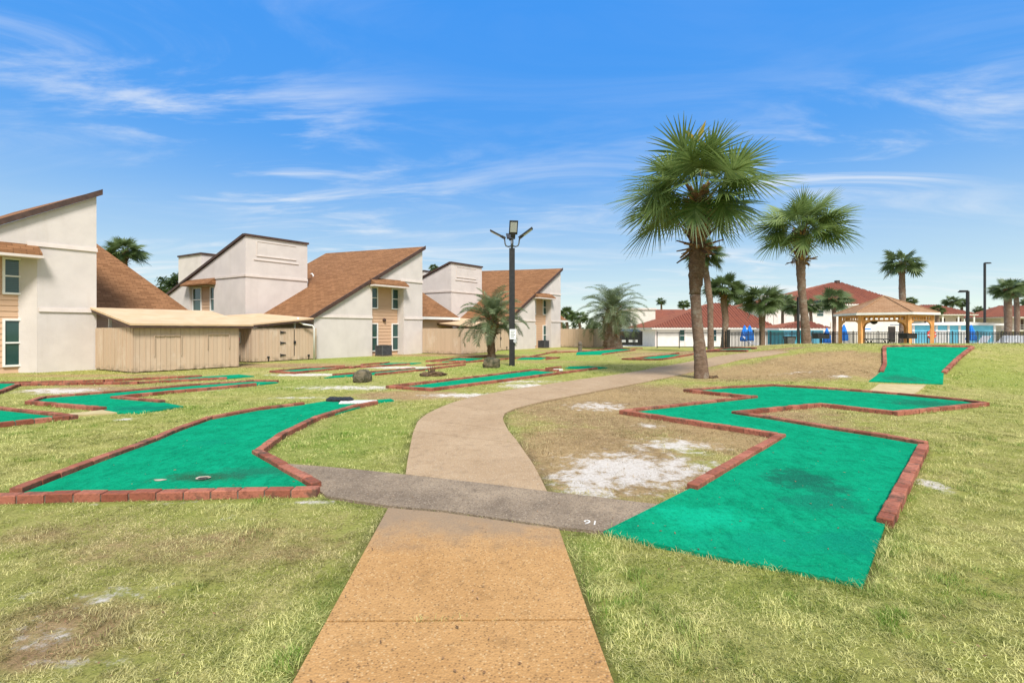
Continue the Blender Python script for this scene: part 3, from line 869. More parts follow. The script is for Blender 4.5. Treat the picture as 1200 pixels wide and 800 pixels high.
    mb = MB(); mb.hexa([L(.1, hipR[1] + .35, 0), L(hipR[0] - .3, hipR[1] + .35, 0), L(hipR[0] - .3, hipR[1] + 6, 0), L(.1, hipR[1] + 6, 0), L(.1, hipR[1] + .35, e - .02), L(hipR[0] - .3, hipR[1] + .35, e - .02), L(hipR[0] - .3, hipR[1] + 6, e - .02), L(.1, hipR[1] + 6, e - .02)])
    mb.build('low_wall', M['siding'], t)
    if wing:
        # tall wing set back behind the shed roof
        cs, cd, zw, wl, ll = -7.93, 4.29, 6.42, 3.45, 8.6
        zl = lambda k: zw - .36 * k
        W = lambda k, z, s=0: L(cs + s, cd + k, z)
        ba, bb = LBAY
        mb = MB()
        prof = [(0, -.1), (ba, -.1), (ba, 3.95), (bb, 3.95), (bb, -.1), (ll, -.1), (ll, zl(ll)), (0, zw)]
        mb.prism([W(k, z) for k, z in prof], U * .28)
        mb.hexa([W(.002, -.1, .28), W(.002, -.1, wl), W(ll, -.1, wl), W(ll, -.1, .28), W(.002, zw, .28), W(.002, zw, wl), W(ll, zl(ll), wl), W(ll, zl(ll), .28)])
        wg = mb.build('wing_wall', M['stucco'], t)
        outl = -Vector((Vv.y, -Vv.x, 0))
        mb = MB()
        mb.hexa([W(-.05, 4.28, -.05), W(-.05, 4.28, wl), W(.0, 4.28, wl), W(.0, 4.28, -.05), W(-.04, 4.4, -.05), W(-.04, 4.4, wl), W(.0, 4.4, wl), W(.0, 4.4, -.05)])
        mb.hexa([W(-.05, 4.28, -.05), W(-.05, 4.28, -.002), W(ba - .2, 4.28, -.002), W(ba - .2, 4.28, -.05), W(-.05, 4.4, -.05), W(-.05, 4.4, -.002), W(ba - .2, 4.4, -.002), W(ba - .2, 4.4, -.05)])
        for (a_, b_, z_) in ((.55, 2.75, 5.42), (.42, 2.9, 5.2)):
            mb.hexa([W(-.04, z_, a_), W(-.04, z_, b_), W(.0, z_, b_), W(.0, z_, a_), W(-.03, z_ + .07, a_), W(-.03, z_ + .07, b_), W(.0, z_ + .07, b_), W(.0, z_ + .07, a_)])
        mb.hexa([W(-.02, 5.49, .55), W(-.02, 5.49, .6), W(.0, 5.49, .6), W(.0, 5.49, .55), W(-.02, 6.2, .55), W(-.02, 6.2, .6), W(.0, 6.2, .6), W(.0, 6.2, .55)])
        mb.hexa([W(-.02, 6.2, .55), W(-.02, 6.2, 2.75), W(.0, 6.2, 2.75), W(.0, 6.2, .55), W(-.02, 6.24, .55), W(-.02, 6.24, 2.75), W(.0, 6.24, 2.75), W(.0, 6.24, .55)])
        mb.build('moulding', M['band'], wg)
        mb = MB()
        mb.hexa([W(-.08, zw + .01, -.08), W(-.08, zw + .01, wl + .05), W(.1, zw + .01, wl + .05), W(.1, zw + .01, -.08), W(-.08, zw + .12, -.08), W(-.08, zw + .12, wl + .05), W(.1, zw + .12, wl + .05), W(.1, zw + .12, -.08)])
        mb.hexa([W(.1, zl(.1) + .03, -.1), W(.1, zl(.1) + .03, .1), W(ll + .3, zl(ll + .3) + .03, .1), W(ll + .3, zl(ll + .3) + .03, -.1), W(.1, zl(.1) + .16, -.1), W(.1, zl(.1) + .16, .1), W(ll + .3, zl(ll + .3) + .16, .1), W(ll + .3, zl(ll + .3) + .16, -.1)])
        mb.build('coping', M['brown_trim'], wg)
        mb = MB(); mb.hexa([W(.1, zl(.1) + .01, .101), W(.1, zl(.1) + .01, wl), W(ll, zl(ll) + .01, wl), W(ll, zl(ll) + .01, .101), W(.1, zl(.1) + .1, .101), W(.1, zl(.1) + .1, wl), W(ll, zl(ll) + .1, wl), W(ll, zl(ll) + .1, .101)])
        mb.build('wing_roof', M['shingle'], t)
        outl = -U
        outq = Vector((-Vv.y, Vv.x, 0)) * -1 if False else Vector((Vv.y, -Vv.x, 0)) * -1
        if outq.dot(-U) < 0: outq = -outq
        mb = MB(); clapboards(mb, W(ba + .01, 0, .2), Vv, outq, bb - ba - .02, 1.2, 3.94); mb.build('siding_panel', M['siding'], t)
        for (k0, k1) in ((ba + .06, ba + .62), (bb - .95, bb - .06)):
            window(t, W((k0 + k1) / 2, 3.2, .2) + outq * .03, Vv, outq, k1 - k0, 1.35)
        mb = MB(); mb.prism([W(ba - .2, 3.98, -.42), W(ba - .2, 4.05, -.42), W(ba - .2, 4.36, -.002), W(ba - .2, 3.98, -.002)], Vv * (bb - ba + .35))
        mb.build('canopy', M['shingle'], t)
        if tower:
            q = at(236, 298, 33) if tower is True else at(*tower)
            mb = MB(); zt = q.z
            for (a, b) in ((q, 4.2),):
                mb.hexa([a - Z * zt, a + U * b - Z * zt, a + U * b + Vv * 3 - Z * zt, a + Vv * 3 - Z * zt, a, a + U * b, a + U * b + Vv * 3, a + Vv * 3])
            tw = mb.build('rear_block', M['stucco'], t)
            mb = MB(); b_ = 4.2
            mb.hexa([q - Vv * .08 - U * .08 + Z * .01, q + U * b_ - Vv * .08 + Z * .01, q + U * b_ + Vv * 3 + Z * .01, q + Vv * 3 - U * .08 + Z * .01, q - Vv * .08 - U * .08 + Z * .12, q + U * b_ - Vv * .08 + Z * .12, q + U * b_ + Vv * 3 + Z * .12, q + Vv * 3 - U * .08 + Z * .12])
            mb.build('coping', M['brown_trim'], tw)
    return t, L


P1 = Vector((-15.2, 17.7, 0)); P2 = Vector((-5.5, 29.7, 0)); P3 = Vector((4.05, 40.3, 0))
b0_ = s_of(436.2, P2, P2, U); b1_ = s_of(473.0, P2, P2, U)
BAY = (b0_, b1_)
pb = P2 + Vv * .5
wr0, wr1 = s_of(458.8, P2, pb, U), s_of(466.8, P2, pb, U)
wl1 = s_of(441.6, P2, pb, U); wl0 = wl1 - (wr1 - wr0)
wl0 = max(wl0, b0_ + .05)
WINS = [(wl0, wl1, 2.68, 3.85), (wr0, wr1, 2.68, 3.85), (wl0, wl1, .25, 1.8), (wr0, wr1, .25, 1.8)]
cA = P2 + U * -7.93 + Vv * 4.29
k_a = s_of(250.5, P2, cA, Vv); k_b = s_of(222, P2, cA, Vv)
LBAY = (k_a, k_b)
print('bay', BAY, WINS, LBAY)
TH1, L1 = townhouse(P1, 'cream townhouse cut off by the left edge with tall stepped gable', wing=False, hipR=(4.03, 2.25), bsh=.36)
TH2, L2 = townhouse(P2, 'cream townhouse with long brown slope between the two board enclosures', hipR=(5.0, 1.5), hipT=(2.9, 6.3))
TH3, L3 = townhouse(P3, 'farthest cream townhouse behind the lamp post and small palm', hipR=(4.6, 2.0), hipT=(2.6, 6.0), tower=(497, 318, 46))

q = L2(BAY[0] + (BAY[1] - BAY[0]) * .55, .44, 1.98); mb = MB(); mb.lathe(q, [(.05, -.06), (.11, 0), (.1, .1), (.03, .14)], 10); mb.build('wall_lamp', M['brown_trim'], TH2)
# downspout on the middle house
mb = MB()
q = [at(349, 372, 23.2), at(350, 377, 23.2), at(356, 380, 23.25), at(366, 381.5, 23.5), at(368, 384, 23.55), at(368, 421, 23.6)]
mb.tube(q, .045, 8); mb.build('downspout', M['trim_white'], TH2, smooth=True)


def board_fence(label, runs, h=1.53, group='board enclosures beside the townhouses', gate=None, bw=.148):
    """runs: list of (a, b) ground points, boards on the outer side"""
    o = runs[0][0]
    t = thing('board_fence', (o[0], o[1], 0), label, 'fence', group)
    for (a, b) in runs:
        a = Vector((a[0], a[1], 0)); b = Vector((b[0], b[1], 0)); d_ = (b - a); ln = d_.length; d_.normalize()
        nrm = Vector((d_.y, -d_.x, 0))
        if nrm.dot(Vector((0, 0, 0)) - a) < 0: nrm = -nrm
        n = max(1, round(ln / bw)); w1 = ln / n; mb = MB()
        mb.obox((a + b) / 2 - nrm * .03 + Z * (h / 2), d_ * (ln / 2 - .004), nrm * .012, Z * (h / 2 - .03), r=.1)
        for i in range(n):
            j = RS.uniform(-.002, .002)
            c = a + d_ * (w1 * (i + .5)) + nrm * (.0 + j) + Z * ((h + .04) / 2 + RS.uniform(-.004, .004))
            mb.obox(c, d_ * (w1 / 2 - .0035), nrm * .014, Z * (h / 2 - .02), r=RS.rand())
            if i % 2 == 0 and w1 > .13:
                mb.obox(a + d_ * (w1 * i + .001) + nrm * .022 + Z * (h / 2 + .01), d_ * .016, nrm * .007, Z * (h / 2 - .04), r=RS.rand())
        mb.build('board_panel', M['boards'], t)
    return t


def enclosure(L, label):
    a, b, c, e = L(-.02, -.06, 0), L(-.02, -2.87, 0), L(3.3, -2.87, 0), L(3.3, -.9, 0)
    return board_fence(label, [(a, b), (b + U * .03, c), (c, e)])


E1 = enclosure(L1, 'tan board storage enclosure under the nearest lean-to roof')
E2 = enclosure(L2, 'tan board enclosure behind the small planter palm')
E3 = enclosure(L3, 'far tan board enclosure left of the thick spreading palm')
# low access doors outlined in the near enclosure
for (s0, s1, z0, z1) in ((.55, 1.35, .55, 1.25), (2.2, 2.95, .75, 1.28)):
    mb = MB()
    for (a, b, c, d_) in ((s0, s1, z1, z1 + .02), (s0, s0 + .02, z0, z1), (s1, s1 + .02, z0, z1)):
        mb.obox(L1((a + b) / 2, -2.925, (c + d_) / 2), U * ((b - a) / 2), Vv * .01, Z * ((d_ - c) / 2))
    mb.build('access_door', M['boards'], E1)


def gate_fence(L, label, gate=True):
    a, b, c = L(-10.3, 1.9, 0), L(-10.3, -.39, 0), L(-7.12, -.22, 0)
    t = board_fence(label, [(a, b), (b, c)])
    if gate:
        d_ = (c - b).normalized(); nrm = Vector((d_.y, -d_.x, 0))
        if nrm.dot(-b) < 0: nrm = -nrm
        ln = (c - b).length
        for zz in (.28, .85, 1.34):
            mb = MB(); p = b + d_ * (ln * .405) + nrm * .04 + Z * zz
            mb.prism([p + Z * .09, p - Z * .09, p + d_ * .03 - Z * .05, p + d_ * .28 - Z * .012, p + d_ * .28 + Z * .012, p + d_ * .03 + Z * .05], nrm * .012)
            mb.build('hinge', M['black_metal'], t)
        mb = MB(); p = b + d_ * (ln * .625) + nrm * .036
        mb.obox(p + Z * .85, d_ * .012, nrm * .006, Z * .62); mb.obox(p + Z * .86 + d_ * .02 + nrm * .01, d_ * .05, nrm * .02, Z * .07)
        mb.build('latch', M['black_metal'], t)
        for k in (.23, .86):
            mb = MB(); p = b + d_ * (ln * k) + nrm * .04; mb.obox(p + Z * .12, d_ * .018, nrm * .015, Z * .1); mb.obox(p + Z * .22, d_ * .05, nrm * .02, Z * .03); mb.build('drop_bolt', M['black_metal'], t)
    return t


GF2 = gate_fence(L2, 'tan board fence with black hinged gate beside the long brown roof')
GF3 = gate_fence(L3, 'tan board fence glimpsed just left of the lamp post')


def lean_to(label, L, s0, s1, d0, d1, z00, z10, z11, z01, post=None):
    """sheet roof given by heights at its four corners"""
    t = thing('lean_to_roof', L(s0, d0, 0), label, 'lean-to', 'lean-to roofs over the enclosures')
    q = [L(s0, d0, z00), L(s1, d0, z10), L(s1, d1, z11), L(s0, d1, z01)]
    mb = MB(); mb.hexa([p - Z * .035 for p in q] + [p + Z * .03 for p in q]); mb.build('roof_sheet', M['carport'], t)
    mb = MB()
    def edge(a, b, o):
        mb.hexa([a - Z * .12, b - Z * .12, b + o - Z * .12, a + o - Z * .12, a - Z * .038, b - Z * .038, b + o - Z * .038, a + o - Z * .038])
    edge(q[0] + Vv * .02, q[1] + Vv * .02, Vv * .04)
    edge(q[0] + Vv * .07 + U * .02, q[3] + U * .02, U * .04)
    n = 9
    for i in range(1, n):
        f = i / n; a = q[0].lerp(q[1], f); b = q[3].lerp(q[2], f)
        mb.hexa([a + Vv * .07 - Z * .11, a + Vv * .07 + U * .04 - Z * .11, b + U * .04 - Z * .11, b - Z * .11, a + Vv * .07 - Z * .037, a + Vv * .07 + U * .04 - Z * .037, b + U * .04 - Z * .037, b - Z * .037])
    mb.build('rafters', M['brown_trim'], t)
    for (s, d_, h) in (post or []):
        mb = MB(); mb.obox(L(s, d_, h / 2), U * .04, Vv * .04, Z * h / 2); mb.build('post', M['trim_white'], t)
    return t


lean_to('tan lean-to roof over the nearest board enclosure', L1, -.18, 3.75, -3.1, .0, 1.64, 1.64, 2.24, 2.24, [(.3, -.25, 2.05), (3.1, -.25, 2.05)])
lean_to('tan lean-to roof above the gated fence', L2, -10.9, -7.45, -.5, 3.9, 1.63, 2.0, 2.3, 2.0, [(-7.9, .3, 1.9), (-10.2, .1, 1.6)])
lean_to('far tan lean-to roof beside the lamp post', L3, -10.9, -7.45, -.5, 3.9, 1.63, 2.0, 2.3, 2.0, [(-7.9, .3, 1.9)])

# ------------------------------------------------------------------ pool side buildings
def zb_(x, y): return float(H(x, y))


def tile_hip(t, name, x0, x1, y0, y1, ze, zr, ridge, mat, pitch=.34, over=.0):
    """hip roof of barrel tiles: ridge = (xa, xb) at mid depth"""
    ym = (y0 + y1) / 2; mb = MB(); e = Vector
    A, B, Cc, D_ = e((x0, y0, ze)), e((x1, y0, ze)), e((x1, y1, ze)), e((x0, y1, ze)); P, Q = e((ridge[0], ym, zr)), e((ridge[1], ym, zr))
    if abs(ridge[0] - ridge[1]) < .05: Q = P
    def rows(a, b, p, q):
        ln = (b - a).length; n = max(3, int(ln / pitch)); d_ = (b - a) / n
        dn = (b - a).normalized()
        nrm = (b - a).cross(p - a).normalized()
        if nrm.z < 0: nrm = -nrm
        for i in range(n):
            s = a + d_ * (i + .5); f = (i + .5) / n
            tp, tq = (p - a).dot(dn) / ln, (q - a).dot(dn) / ln
            if f < tp: k = f / max(tp, 1e-6); top = a.lerp(p, k)
            elif f > tq: k = (1 - f) / max(1 - tq, 1e-6); top = b.lerp(q, k)
            else: top = p.lerp(q, (f - tp) / max(tq - tp, 1e-6))
            hw = d_ * .36; r_ = RS.rand()
            m = nrm * .10
            s2 = s - (top - s).normalized() * .05
            mb.faces([s2 - hw, s2 + m, s2 + hw, top - hw * .5, top + m, top + hw * .5], [(0, 1, 4, 3), (1, 2, 5, 4), (0, 2, 1)], 0, r_)
    mb.faces([A, B, Cc, D_, P, Q] if Q is not P else [A, B, Cc, D_, P, P], [(0, 1, 5, 4), (1, 2, 5), (2, 3, 4, 5), (3, 0, 4)] if Q is not P else [(0, 1, 4), (1, 2, 4), (2, 3, 4), (3, 0, 4)], 0, .3)
    rows(A, B, P, Q); rows(D_, A, P, P); rows(B, Cc, Q, Q); rows(Cc, D_, Q, P)
    rf = mb.build(name, mat, t, fix=False)
    mb = MB(); mb.hexa([A - Z * .22, B - Z * .22, Cc - Z * .22, D_ - Z * .22, A - Z * .01, B - Z * .01, Cc - Z * .01, D_ - Z * .01]); mb.build('eave_board', M['cream_wall'], rf)
    return rf


XF = Vector((1, 0, 0)); YF = Vector((0, -1, 0))
# long white pool house
a = at(764, 384.6, 58); b = at(912, 384.6, 58); gz_ = zb_(b.x, 58) - .3
t = thing('pool_house', ((a.x + b.x) / 2, 58.6, gz_), 'long low cream building with ribbed red hip roof behind the big palm trunk', 'building', 'red roofed buildings around the pool')
mb = MB(); mb.box(a.x + .6, b.x - .6, 58.6, 69.4, gz_, 1.5); mb.build('wall', M['cream_wall'], t)
for x in (a.x + .55, a.x + 4.1, a.x + 8.9, b.x - .75):
    mb = MB(); mb.box(x, x + .2, 58.56, 58.6, gz_, 1.38); mb.build('pilaster', M['band'], t)
ap = at(843, 355, 64); tile_hip(t, 'roof', a.x, b.x, 58, 70, a.z + .1, ap.z, (ap.x - 1.0, ap.x + 1.0), M['red_tile'])
for px in (800, 836, 880):
    c = at(px, 393, 58.6); window(t, c, XF, YF, .78, 1.4)
# two storey building behind the gazebo
a = at(904, 356, 76); b = at(1066, 356, 76)
t = thing('pool_building', ((a.x + b.x) / 2, 77, -1), 'two storey cream building with red hip roof rising behind the gazebo', 'building', 'red roofed buildings around the pool')
mb = MB(); mb.box(a.x + .8, b.x - .8, 77, 92, -1.2, a.z - .02); mb.box(a.x - 1.5, a.x + 2.6, 75.2, 76.9, -1.2, a.z + 1.15); mb.build('wall', M['cream_wall'], t)
mb = MB(); mb.box(a.x - 1.65, a.x + 2.75, 75.05, 77.05, a.z + 1.16, a.z + 1.4)
for k in range(3): mb.box(a.x - 1.4 + 1.3 * k, a.x - .75 + 1.3 * k, 75.1, 75.19, -1, a.z + .9)
mb.build('cornice', M['band'], t)
ap = at(981, 331, 84.5); tile_hip(t, 'roof', a.x, b.x, 76, 93, a.z, ap.z, (ap.x - .8, ap.x + .8), M['red_tile'], pitch=.42)
mb = MB(); mb.box(ap.x - .3, ap.x + .3, 84.2, 84.8, ap.z - .1, ap.z + .35); mb.build('roof_cap', M['brown_trim'], t)
window(t, at(961, 367, 77), XF, YF, 1.1, 1.0); window(t, at(934, 367, 77), XF, YF, .9, 1.2)
mb = MB(); p = at(1045, 391, 76.97); mb.box(p.x - .55, p.x + .55, 76.92, 76.99, p.z - 1.3, p.z + 1.15); mb.build('door', M['dark_interior'], t)
mb = MB(); p = at(985, 390, 76.97); mb.box(p.x - 1.6, p.x - .2, 76.90, 76.99, p.z - 1.6, p.z + 1.7); mb.build('doorway_panel', M['band'], t)  # flat panel standing proud of the wall, in the band colour
mb = MB(); p = at(1017, 387, 76.97); mb.box(p.x - .5, p.x + .5, 76.95, 76.99, p.z - .35, p.z + .35); sg = mb.build('notice', M['white_plastic'], t)
mb = MB(); mb.box(p.x - .45, p.x + .45, 76.93, 76.948, p.z + .1, p.z + .3, 0); mb.build('notice_heading', M['blue'], sg)
# aqua cabana
a = at(913, 384.3, 50); b = at(974, 384.3, 50)
gz_ = zb_(a.x, 50) - .2
t = thing('cabana', ((a.x + b.x) / 2, 50.5, gz_), 'small aqua pool cabana with red hip roof left of the gazebo', 'cabana', 'red roofed buildings around the pool')
mb = MB(); mb.box(a.x + .9, b.x - .6, 50.7, 54, gz_, a.z); mb.build('wall', M['teal'], t)
for x0_, x1_ in ((a.x + .85, a.x + 2.0), (b.x - 1.9, b.x - .55)):
    mb = MB(); mb.box(x0_, x1_, 50.4, 50.69, gz_, a.z - .02); mb.build('pier', M['aqua'], t)
ap = at(945, 375.5, 52.3); tile_hip(t, 'roof', a.x, b.x, 50, 54.6, a.z, ap.z, (ap.x, ap.x), M['red_tile'])
mb = MB(); mb.box((a.x + b.x) / 2 - .1, (a.x + b.x) / 2 + 1.2, 50.64, 50.695, gz_, gz_ + .9); mb.build('counter', M['trim_white'], t)
# aqua bath house
a = at(1068, 381, 47); b = at(1167, 381, 47); gz_ = zb_(b.x, 47) - .2
t = thing('bath_house', ((a.x + b.x) / 2, 47, gz_), 'long light blue bath house with low white roof behind the pool fence', 'building')
mb = MB(); k_ = 51.5 / 47; mb.hexa([(a.x, 47, gz_), (b.x, 47, gz_), (b.x, 51.5, gz_), (a.x * k_, 51.5, gz_), (a.x, 47, a.z - .03), (b.x, 47, a.z - .03), (b.x, 51.5, a.z - .03), (a.x * k_, 51.5, a.z - .03)]); mb.build('wall', M['aqua'], t)
mb = MB(); pk = at(1130, 378.5, 47).z
mb.prism([(a.x - .3, 46.6, a.z), (b.x + .5, 46.6, a.z - .02), (b.x + .5, 46.6, a.z + .14), (a.x + (b.x - a.x) * .6, 46.6, pk + .12), (a.x - .3, 46.6, a.z + .1)], (.4, 3.2, 0)); mb.build('roof', M['trim_white'], t)
for px in (1070, 1097, 1111, 1124, 1165):
    p = at(px, 390, 47); mb = MB(); mb.box(p.x - .11, p.x + .11, 46.93, 46.995, gz_, a.z - .04); mb.build('pilaster', M['trim_white'], t)
for px in (1104, 1131):
    mb = MB(); p = at(px, 392, 47); mb.box(p.x - .42, p.x + .42, 46.95, 46.996, gz_, gz_ + 2.05); mb.build('door', M['trim_white'], t)
# motel wings far behind
def motel(px0, px1, pyr, pye, Y, label, pyb=404):
    a = at(px0, pye, Y); b = at(px1, pye, Y); r_ = at((px0 + px1) / 2, pyr, Y + 4)
    t = thing('motel', ((a.x + b.x) / 2, Y, -1), label, 'building', 'red roofed buildings around the pool')
    mb = MB(); mb.box(a.x + .5, b.x - .5, Y + 1.8, Y + 9, -1.2, a.z - .02); mb.build('wall', M['band'], t)
    mb = MB(); h2 = (a.z + 1.0) / 2
    mb.box(a.x, b.x, Y + .2, Y + 1.79, h2 - 1.25, h2 - 1.0); mb.build('balcony', M['cream_wall'], t)
    n = max(3, int((b.x - a.x) / 2.6))
    for i in range(n + 1):
        x = a.x + .15 + (b.x - a.x - .3) * i / n
        mb = MB(); mb.box(x - .14, x + .14, Y + .05, Y + .19, -1.2, a.z - .02); mb.build('column', M['trim_white'], t)
    mb = MB()
    for k in range(3): mb.box(a.x, b.x, Y + .1, Y + .15, h2 - .95 + .4 * k, h2 - .91 + .4 * k)
    mb.build('railing', M['trim_white'], t)
    for i in range(n):
        x = a.x + (b.x - a.x) * (i + .5) / n
        mb = MB(); mb.box(x - .45, x + .45, Y + 1.75, Y + 1.795, h2 - 1, h2 + .95); mb.build('door', M['brown_trim'], t)
    tile_hip(t, 'roof', a.x - .4, b.x + .4, Y - .2, Y + 9.5, a.z, r_.z, (a.x + 3, b.x - 3), M['red_tile'], pitch=.5)
    return t
motel(1086, 1143, 357, 368, 92, 'far motel wing with red roof and white columns above the bath house')
motel(1182, 1260, 358, 371, 88, 'far motel wing with red roof cut off by the right edge')
# white building left of the pool house
a = at(739, 363, 82); b = at(768, 363, 82)
t = thing('white_building', (a.x, 82, -1), 'white flat topped building with red side roof far behind the parked car', 'building', 'red roofed buildings around the pool')
mb = MB(); mb.box(a.x, b.x, 82, 92, -1.5, a.z); mb.build('wall', M['cream_wall'], t)
mb = MB(); mb.box(a.x - .15, b.x + .15, 81.8, 92, a.z + .005, a.z + .3); mb.box(a.x, b.x, 81.93, 81.995, 1.9, 2.1); mb.build('cornice', M['band'], t)
q = [at(754, 386, 80), at(815, 386, 80), at(803, 362.6, 86), at(766, 362.6, 86)]
mb = MB(); mb.faces(q + [p + Vector((0, 6, -2.5)) for p in q], [(0, 1, 2, 3), (0, 3, 7, 4), (1, 5, 6, 2), (3, 2, 6, 7), (4, 7, 6, 5), (0, 4, 5, 1)], 0, .4)
mb.build('roof', M['red_tile'], t)
q = [at(786, 376, 79), at(812, 362, 79), at(812, 384, 79)]
mb = MB(); mb.prism(q, (0, .4, 0)); mb.build('gable_wall', M['cream_wall'], t)
# ------------------------------------------------------------------ palms
def fan_leaf(V_, F_, Rn, o, az, el, pet, bl, nseg, droop, rnd, wmul=1.0, fold=.18):
    """fan frond: petiole and a split, drooping blade; appended to flat lists"""
    d0 = Vector((math.cos(az) * math.cos(el), math.sin(az) * math.cos(el), math.sin(el)))
    pts = []
    for i in range(5):
        t = i / 4
        pts.append(o + d0 * (pet * t) - Z * (droop * pet * t * t * .35))
    dl = (pts[-1] - pts[-2]).normalized()
    side = dl.cross(Z)
    if side.length < .1: side = Vector((-math.sin(az), math.cos(az), 0))
    side.normalize(); up = side.cross(dl).normalized()
    rl = random.uniform(-.95, .95); side, up = side * math.cos(rl) + up * math.sin(rl), up * math.cos(rl) - side * math.sin(rl)
    pit = random.uniform(.1, .62) * (.35 + .65 * max(0, math.cos(el)))
    dl, up = dl * math.cos(pit) - up * math.sin(pit), up * math.cos(pit) + dl * math.sin(pit)
    for a, b in zip(pts, pts[1:]):
        n = len(V_); w_ = .018 * wmul
        V_.extend([a - side * w_, a + side * w_, b + side * w_ * .8, b - side * w_ * .8]); F_.append((n, n + 1, n + 2, n + 3)); Rn.append(.8)
        n = len(V_)
        V_.extend([a - up * w_, a + up * w_, b + up * w_ * .8, b - up * w_ * .8]); F_.append((n, n + 1, n + 2, n + 3)); Rn.append(.7)
    e = pts[-1]; Amax = R(128)
    costa = bl * .38
    for i in range(nseg):
        u = (i + .5) / nseg * 2 - 1
        a = u * Amax + random.uniform(-.04, .04)
        L_ = bl * (1 - .30 * abs(u) ** 2) * random.uniform(.86, 1.06)
        st = e + dl * costa * (1 - abs(u)) - Z * costa * .25 * (1 - abs(u)) ** 2
        dr = (dl * math.cos(a) + side * math.sin(a) - up * fold * abs(math.sin(a)) * 1.4 + up * .1).normalized()
        wd = (dl * -math.sin(a) + side * math.cos(a)).normalized()
        wid = bl * 2 * Amax / nseg * .30 * wmul
        sag = droop * random.uniform(.35, .85)
        prof = [(0.0, .012 * wmul), (.42, wid * .62), (.72, wid * .36), (1.0, .003)]
        z0 = up * (.012 if i % 2 else -.012)
        n = len(V_)
        for t, w_ in prof:
            c = st + dr * (L_ * t) - Z * (sag * L_ * t ** 2.4 * .55) + z0 * t
            V_.append(c - wd * w_); V_.append(c + wd * w_)
        rr = min(1, max(0, rnd + random.uniform(-.22, .22)))
        for k in range(3):
            F_.append((n + 2 * k, n + 2 * k + 1, n + 2 * k + 3, n + 2 * k + 2)); Rn.append(rr)


def leaf_mesh(name, V_, F_, Rn, mat, slots=None):
    me = bpy.data.meshes.new(name)
    me.from_pydata([tuple(v) for v in V_], [], F_)
    a = me.attributes.new('rnd', 'FLOAT', 'FACE'); a.data.foreach_set('value', Rn)
    for m in (mat if isinstance(mat, list) else [mat]): me.materials.append(m)
    if slots: me.polygons.foreach_set('material_index', slots)
    me.update()
    return me


def fan_crown(name, nleaf, nseg, pet, bl, seed, mat, wmul=1.0, dry=0, lowest=-48, spread=1.0):
    random.seed(seed); V_, F_, Rn = [], [], []
    ga = 2.39996
    for i in range(nleaf):
        f = (i + .5) / nleaf
        sl = math.sin(R(lowest)); el = math.asin(max(-1, min(1, .99 - (.99 - sl) * f))) + R(random.uniform(-8, 8))
        az = i * ga + random.uniform(-.2, .2)
        k = random.uniform(.85, 1.1) * (.82 + .18 * math.sin(math.pi * min(1, f * 1.2)))
        fan_leaf(V_, F_, Rn, Vector((math.cos(az) * .07, math.sin(az) * .07, -.38 * f)), az, el, pet * k * spread, bl * k, nseg, (.26 + .32 * f) + random.uniform(-.1, .15), .62 - .35 * f + random.uniform(-.15, .15), wmul)
    return leaf_mesh(name, V_, F_, Rn, mat)


CROWN_A = fan_crown('crown', 37, 40, 1.0, 1.2, 3, M['frond'], 1.15, lowest=0)
CROWN_B = fan_crown('crown', 36, 36, 1.0, 1.15, 8, M['frond'], 1.2, lowest=6)
CROWN_F1 = fan_crown('crown', 36, 22, 1.0, 1.1, 21, M['frond_far'], 1.6, lowest=-10)
CROWN_F2 = fan_crown('crown', 30, 18, 1.0, 1.1, 22, M['frond_far'], 1.8, lowest=-10)


def trunk_obj(parent, path, rads, mat, n=20, rough=.06, name='trunk'):
    path = [Vector(p) for p in path]
    N = max(10, int(sum((b - a).length for a, b in zip(path, path[1:])) / .09))
    pts = resample(path, N); q = []; L_ = len(path) - 1
    mb = MB(); rr = []
    for i in range(N):
        t = i / (N - 1) * L_; k = min(int(t), L_ - 1)
        rr.append((rads[k] * (1 - (t - k)) + rads[k + 1] * (t - k)))
    mb.tube(pts, rr, n)
    o = Vector(parent['_o']) if parent else Vector((0, 0, 0))
    nv = []
    for j, v in enumerate(mb.v):
        i = j // n; p = pts[min(i, N - 1)]; v = Vector(v); d_ = v - p
        k = 1 + rough * (mnoise.noise(v * 3.1) * 1.2 + mnoise.noise(Vector((v.x * 9, v.y * 9, v.z * 22))) * 1.1 + (.5 if i % 3 == 0 else -.2))
        nv.append(tuple(p + d_ * k))
    mb.v = nv
    return mb.build(name, mat, parent, smooth=True, uv=False)


def boots(parent, top, h, r0, r1, n, seed=1, ln=.34):
    rs = random.Random(seed); mb = MB()
    for i in range(n):
        f = i / n; az = i * 2.39996 + rs.uniform(-.2, .2); z = -h + h * f + rs.uniform(-.03, .03); r = r0 + (r1 - r0) * f
        rad = Vector((math.cos(az), math.sin(az), 0)); tan = Vector((-rad.y, rad.x, 0))
        el = R(rs.uniform(28, 72) if f > .15 else rs.uniform(-35, 25)); d_ = rad * math.cos(el) + Z * math.sin(el)
        up = tan.cross(d_)
        l = ln * rs.uniform(.65, 1.2)
        a = Vector(top) + rad * (r * .75) + Z * z; b = a + d_ * l
        w0, w1, th = .075, .035 * rs.uniform(.6, 1.4), .022
        tw = tan * rs.uniform(-.06, .06)
        mb.hexa([a - tan * w0 - up * th, a + tan * w0 - up * th, a + tan * w0 + up * th, a - tan * w0 + up * th, b - tan * w1 - up * th * .5 + tw, b + tan * w1 - up * th * .5 + tw, b + tan * w1 + up * th * .5 + tw, b - tan * w1 + up * th * .5 + tw], 0, rs.random())
    return mb.build('leaf_bases', M['boot'], parent, uv=False)


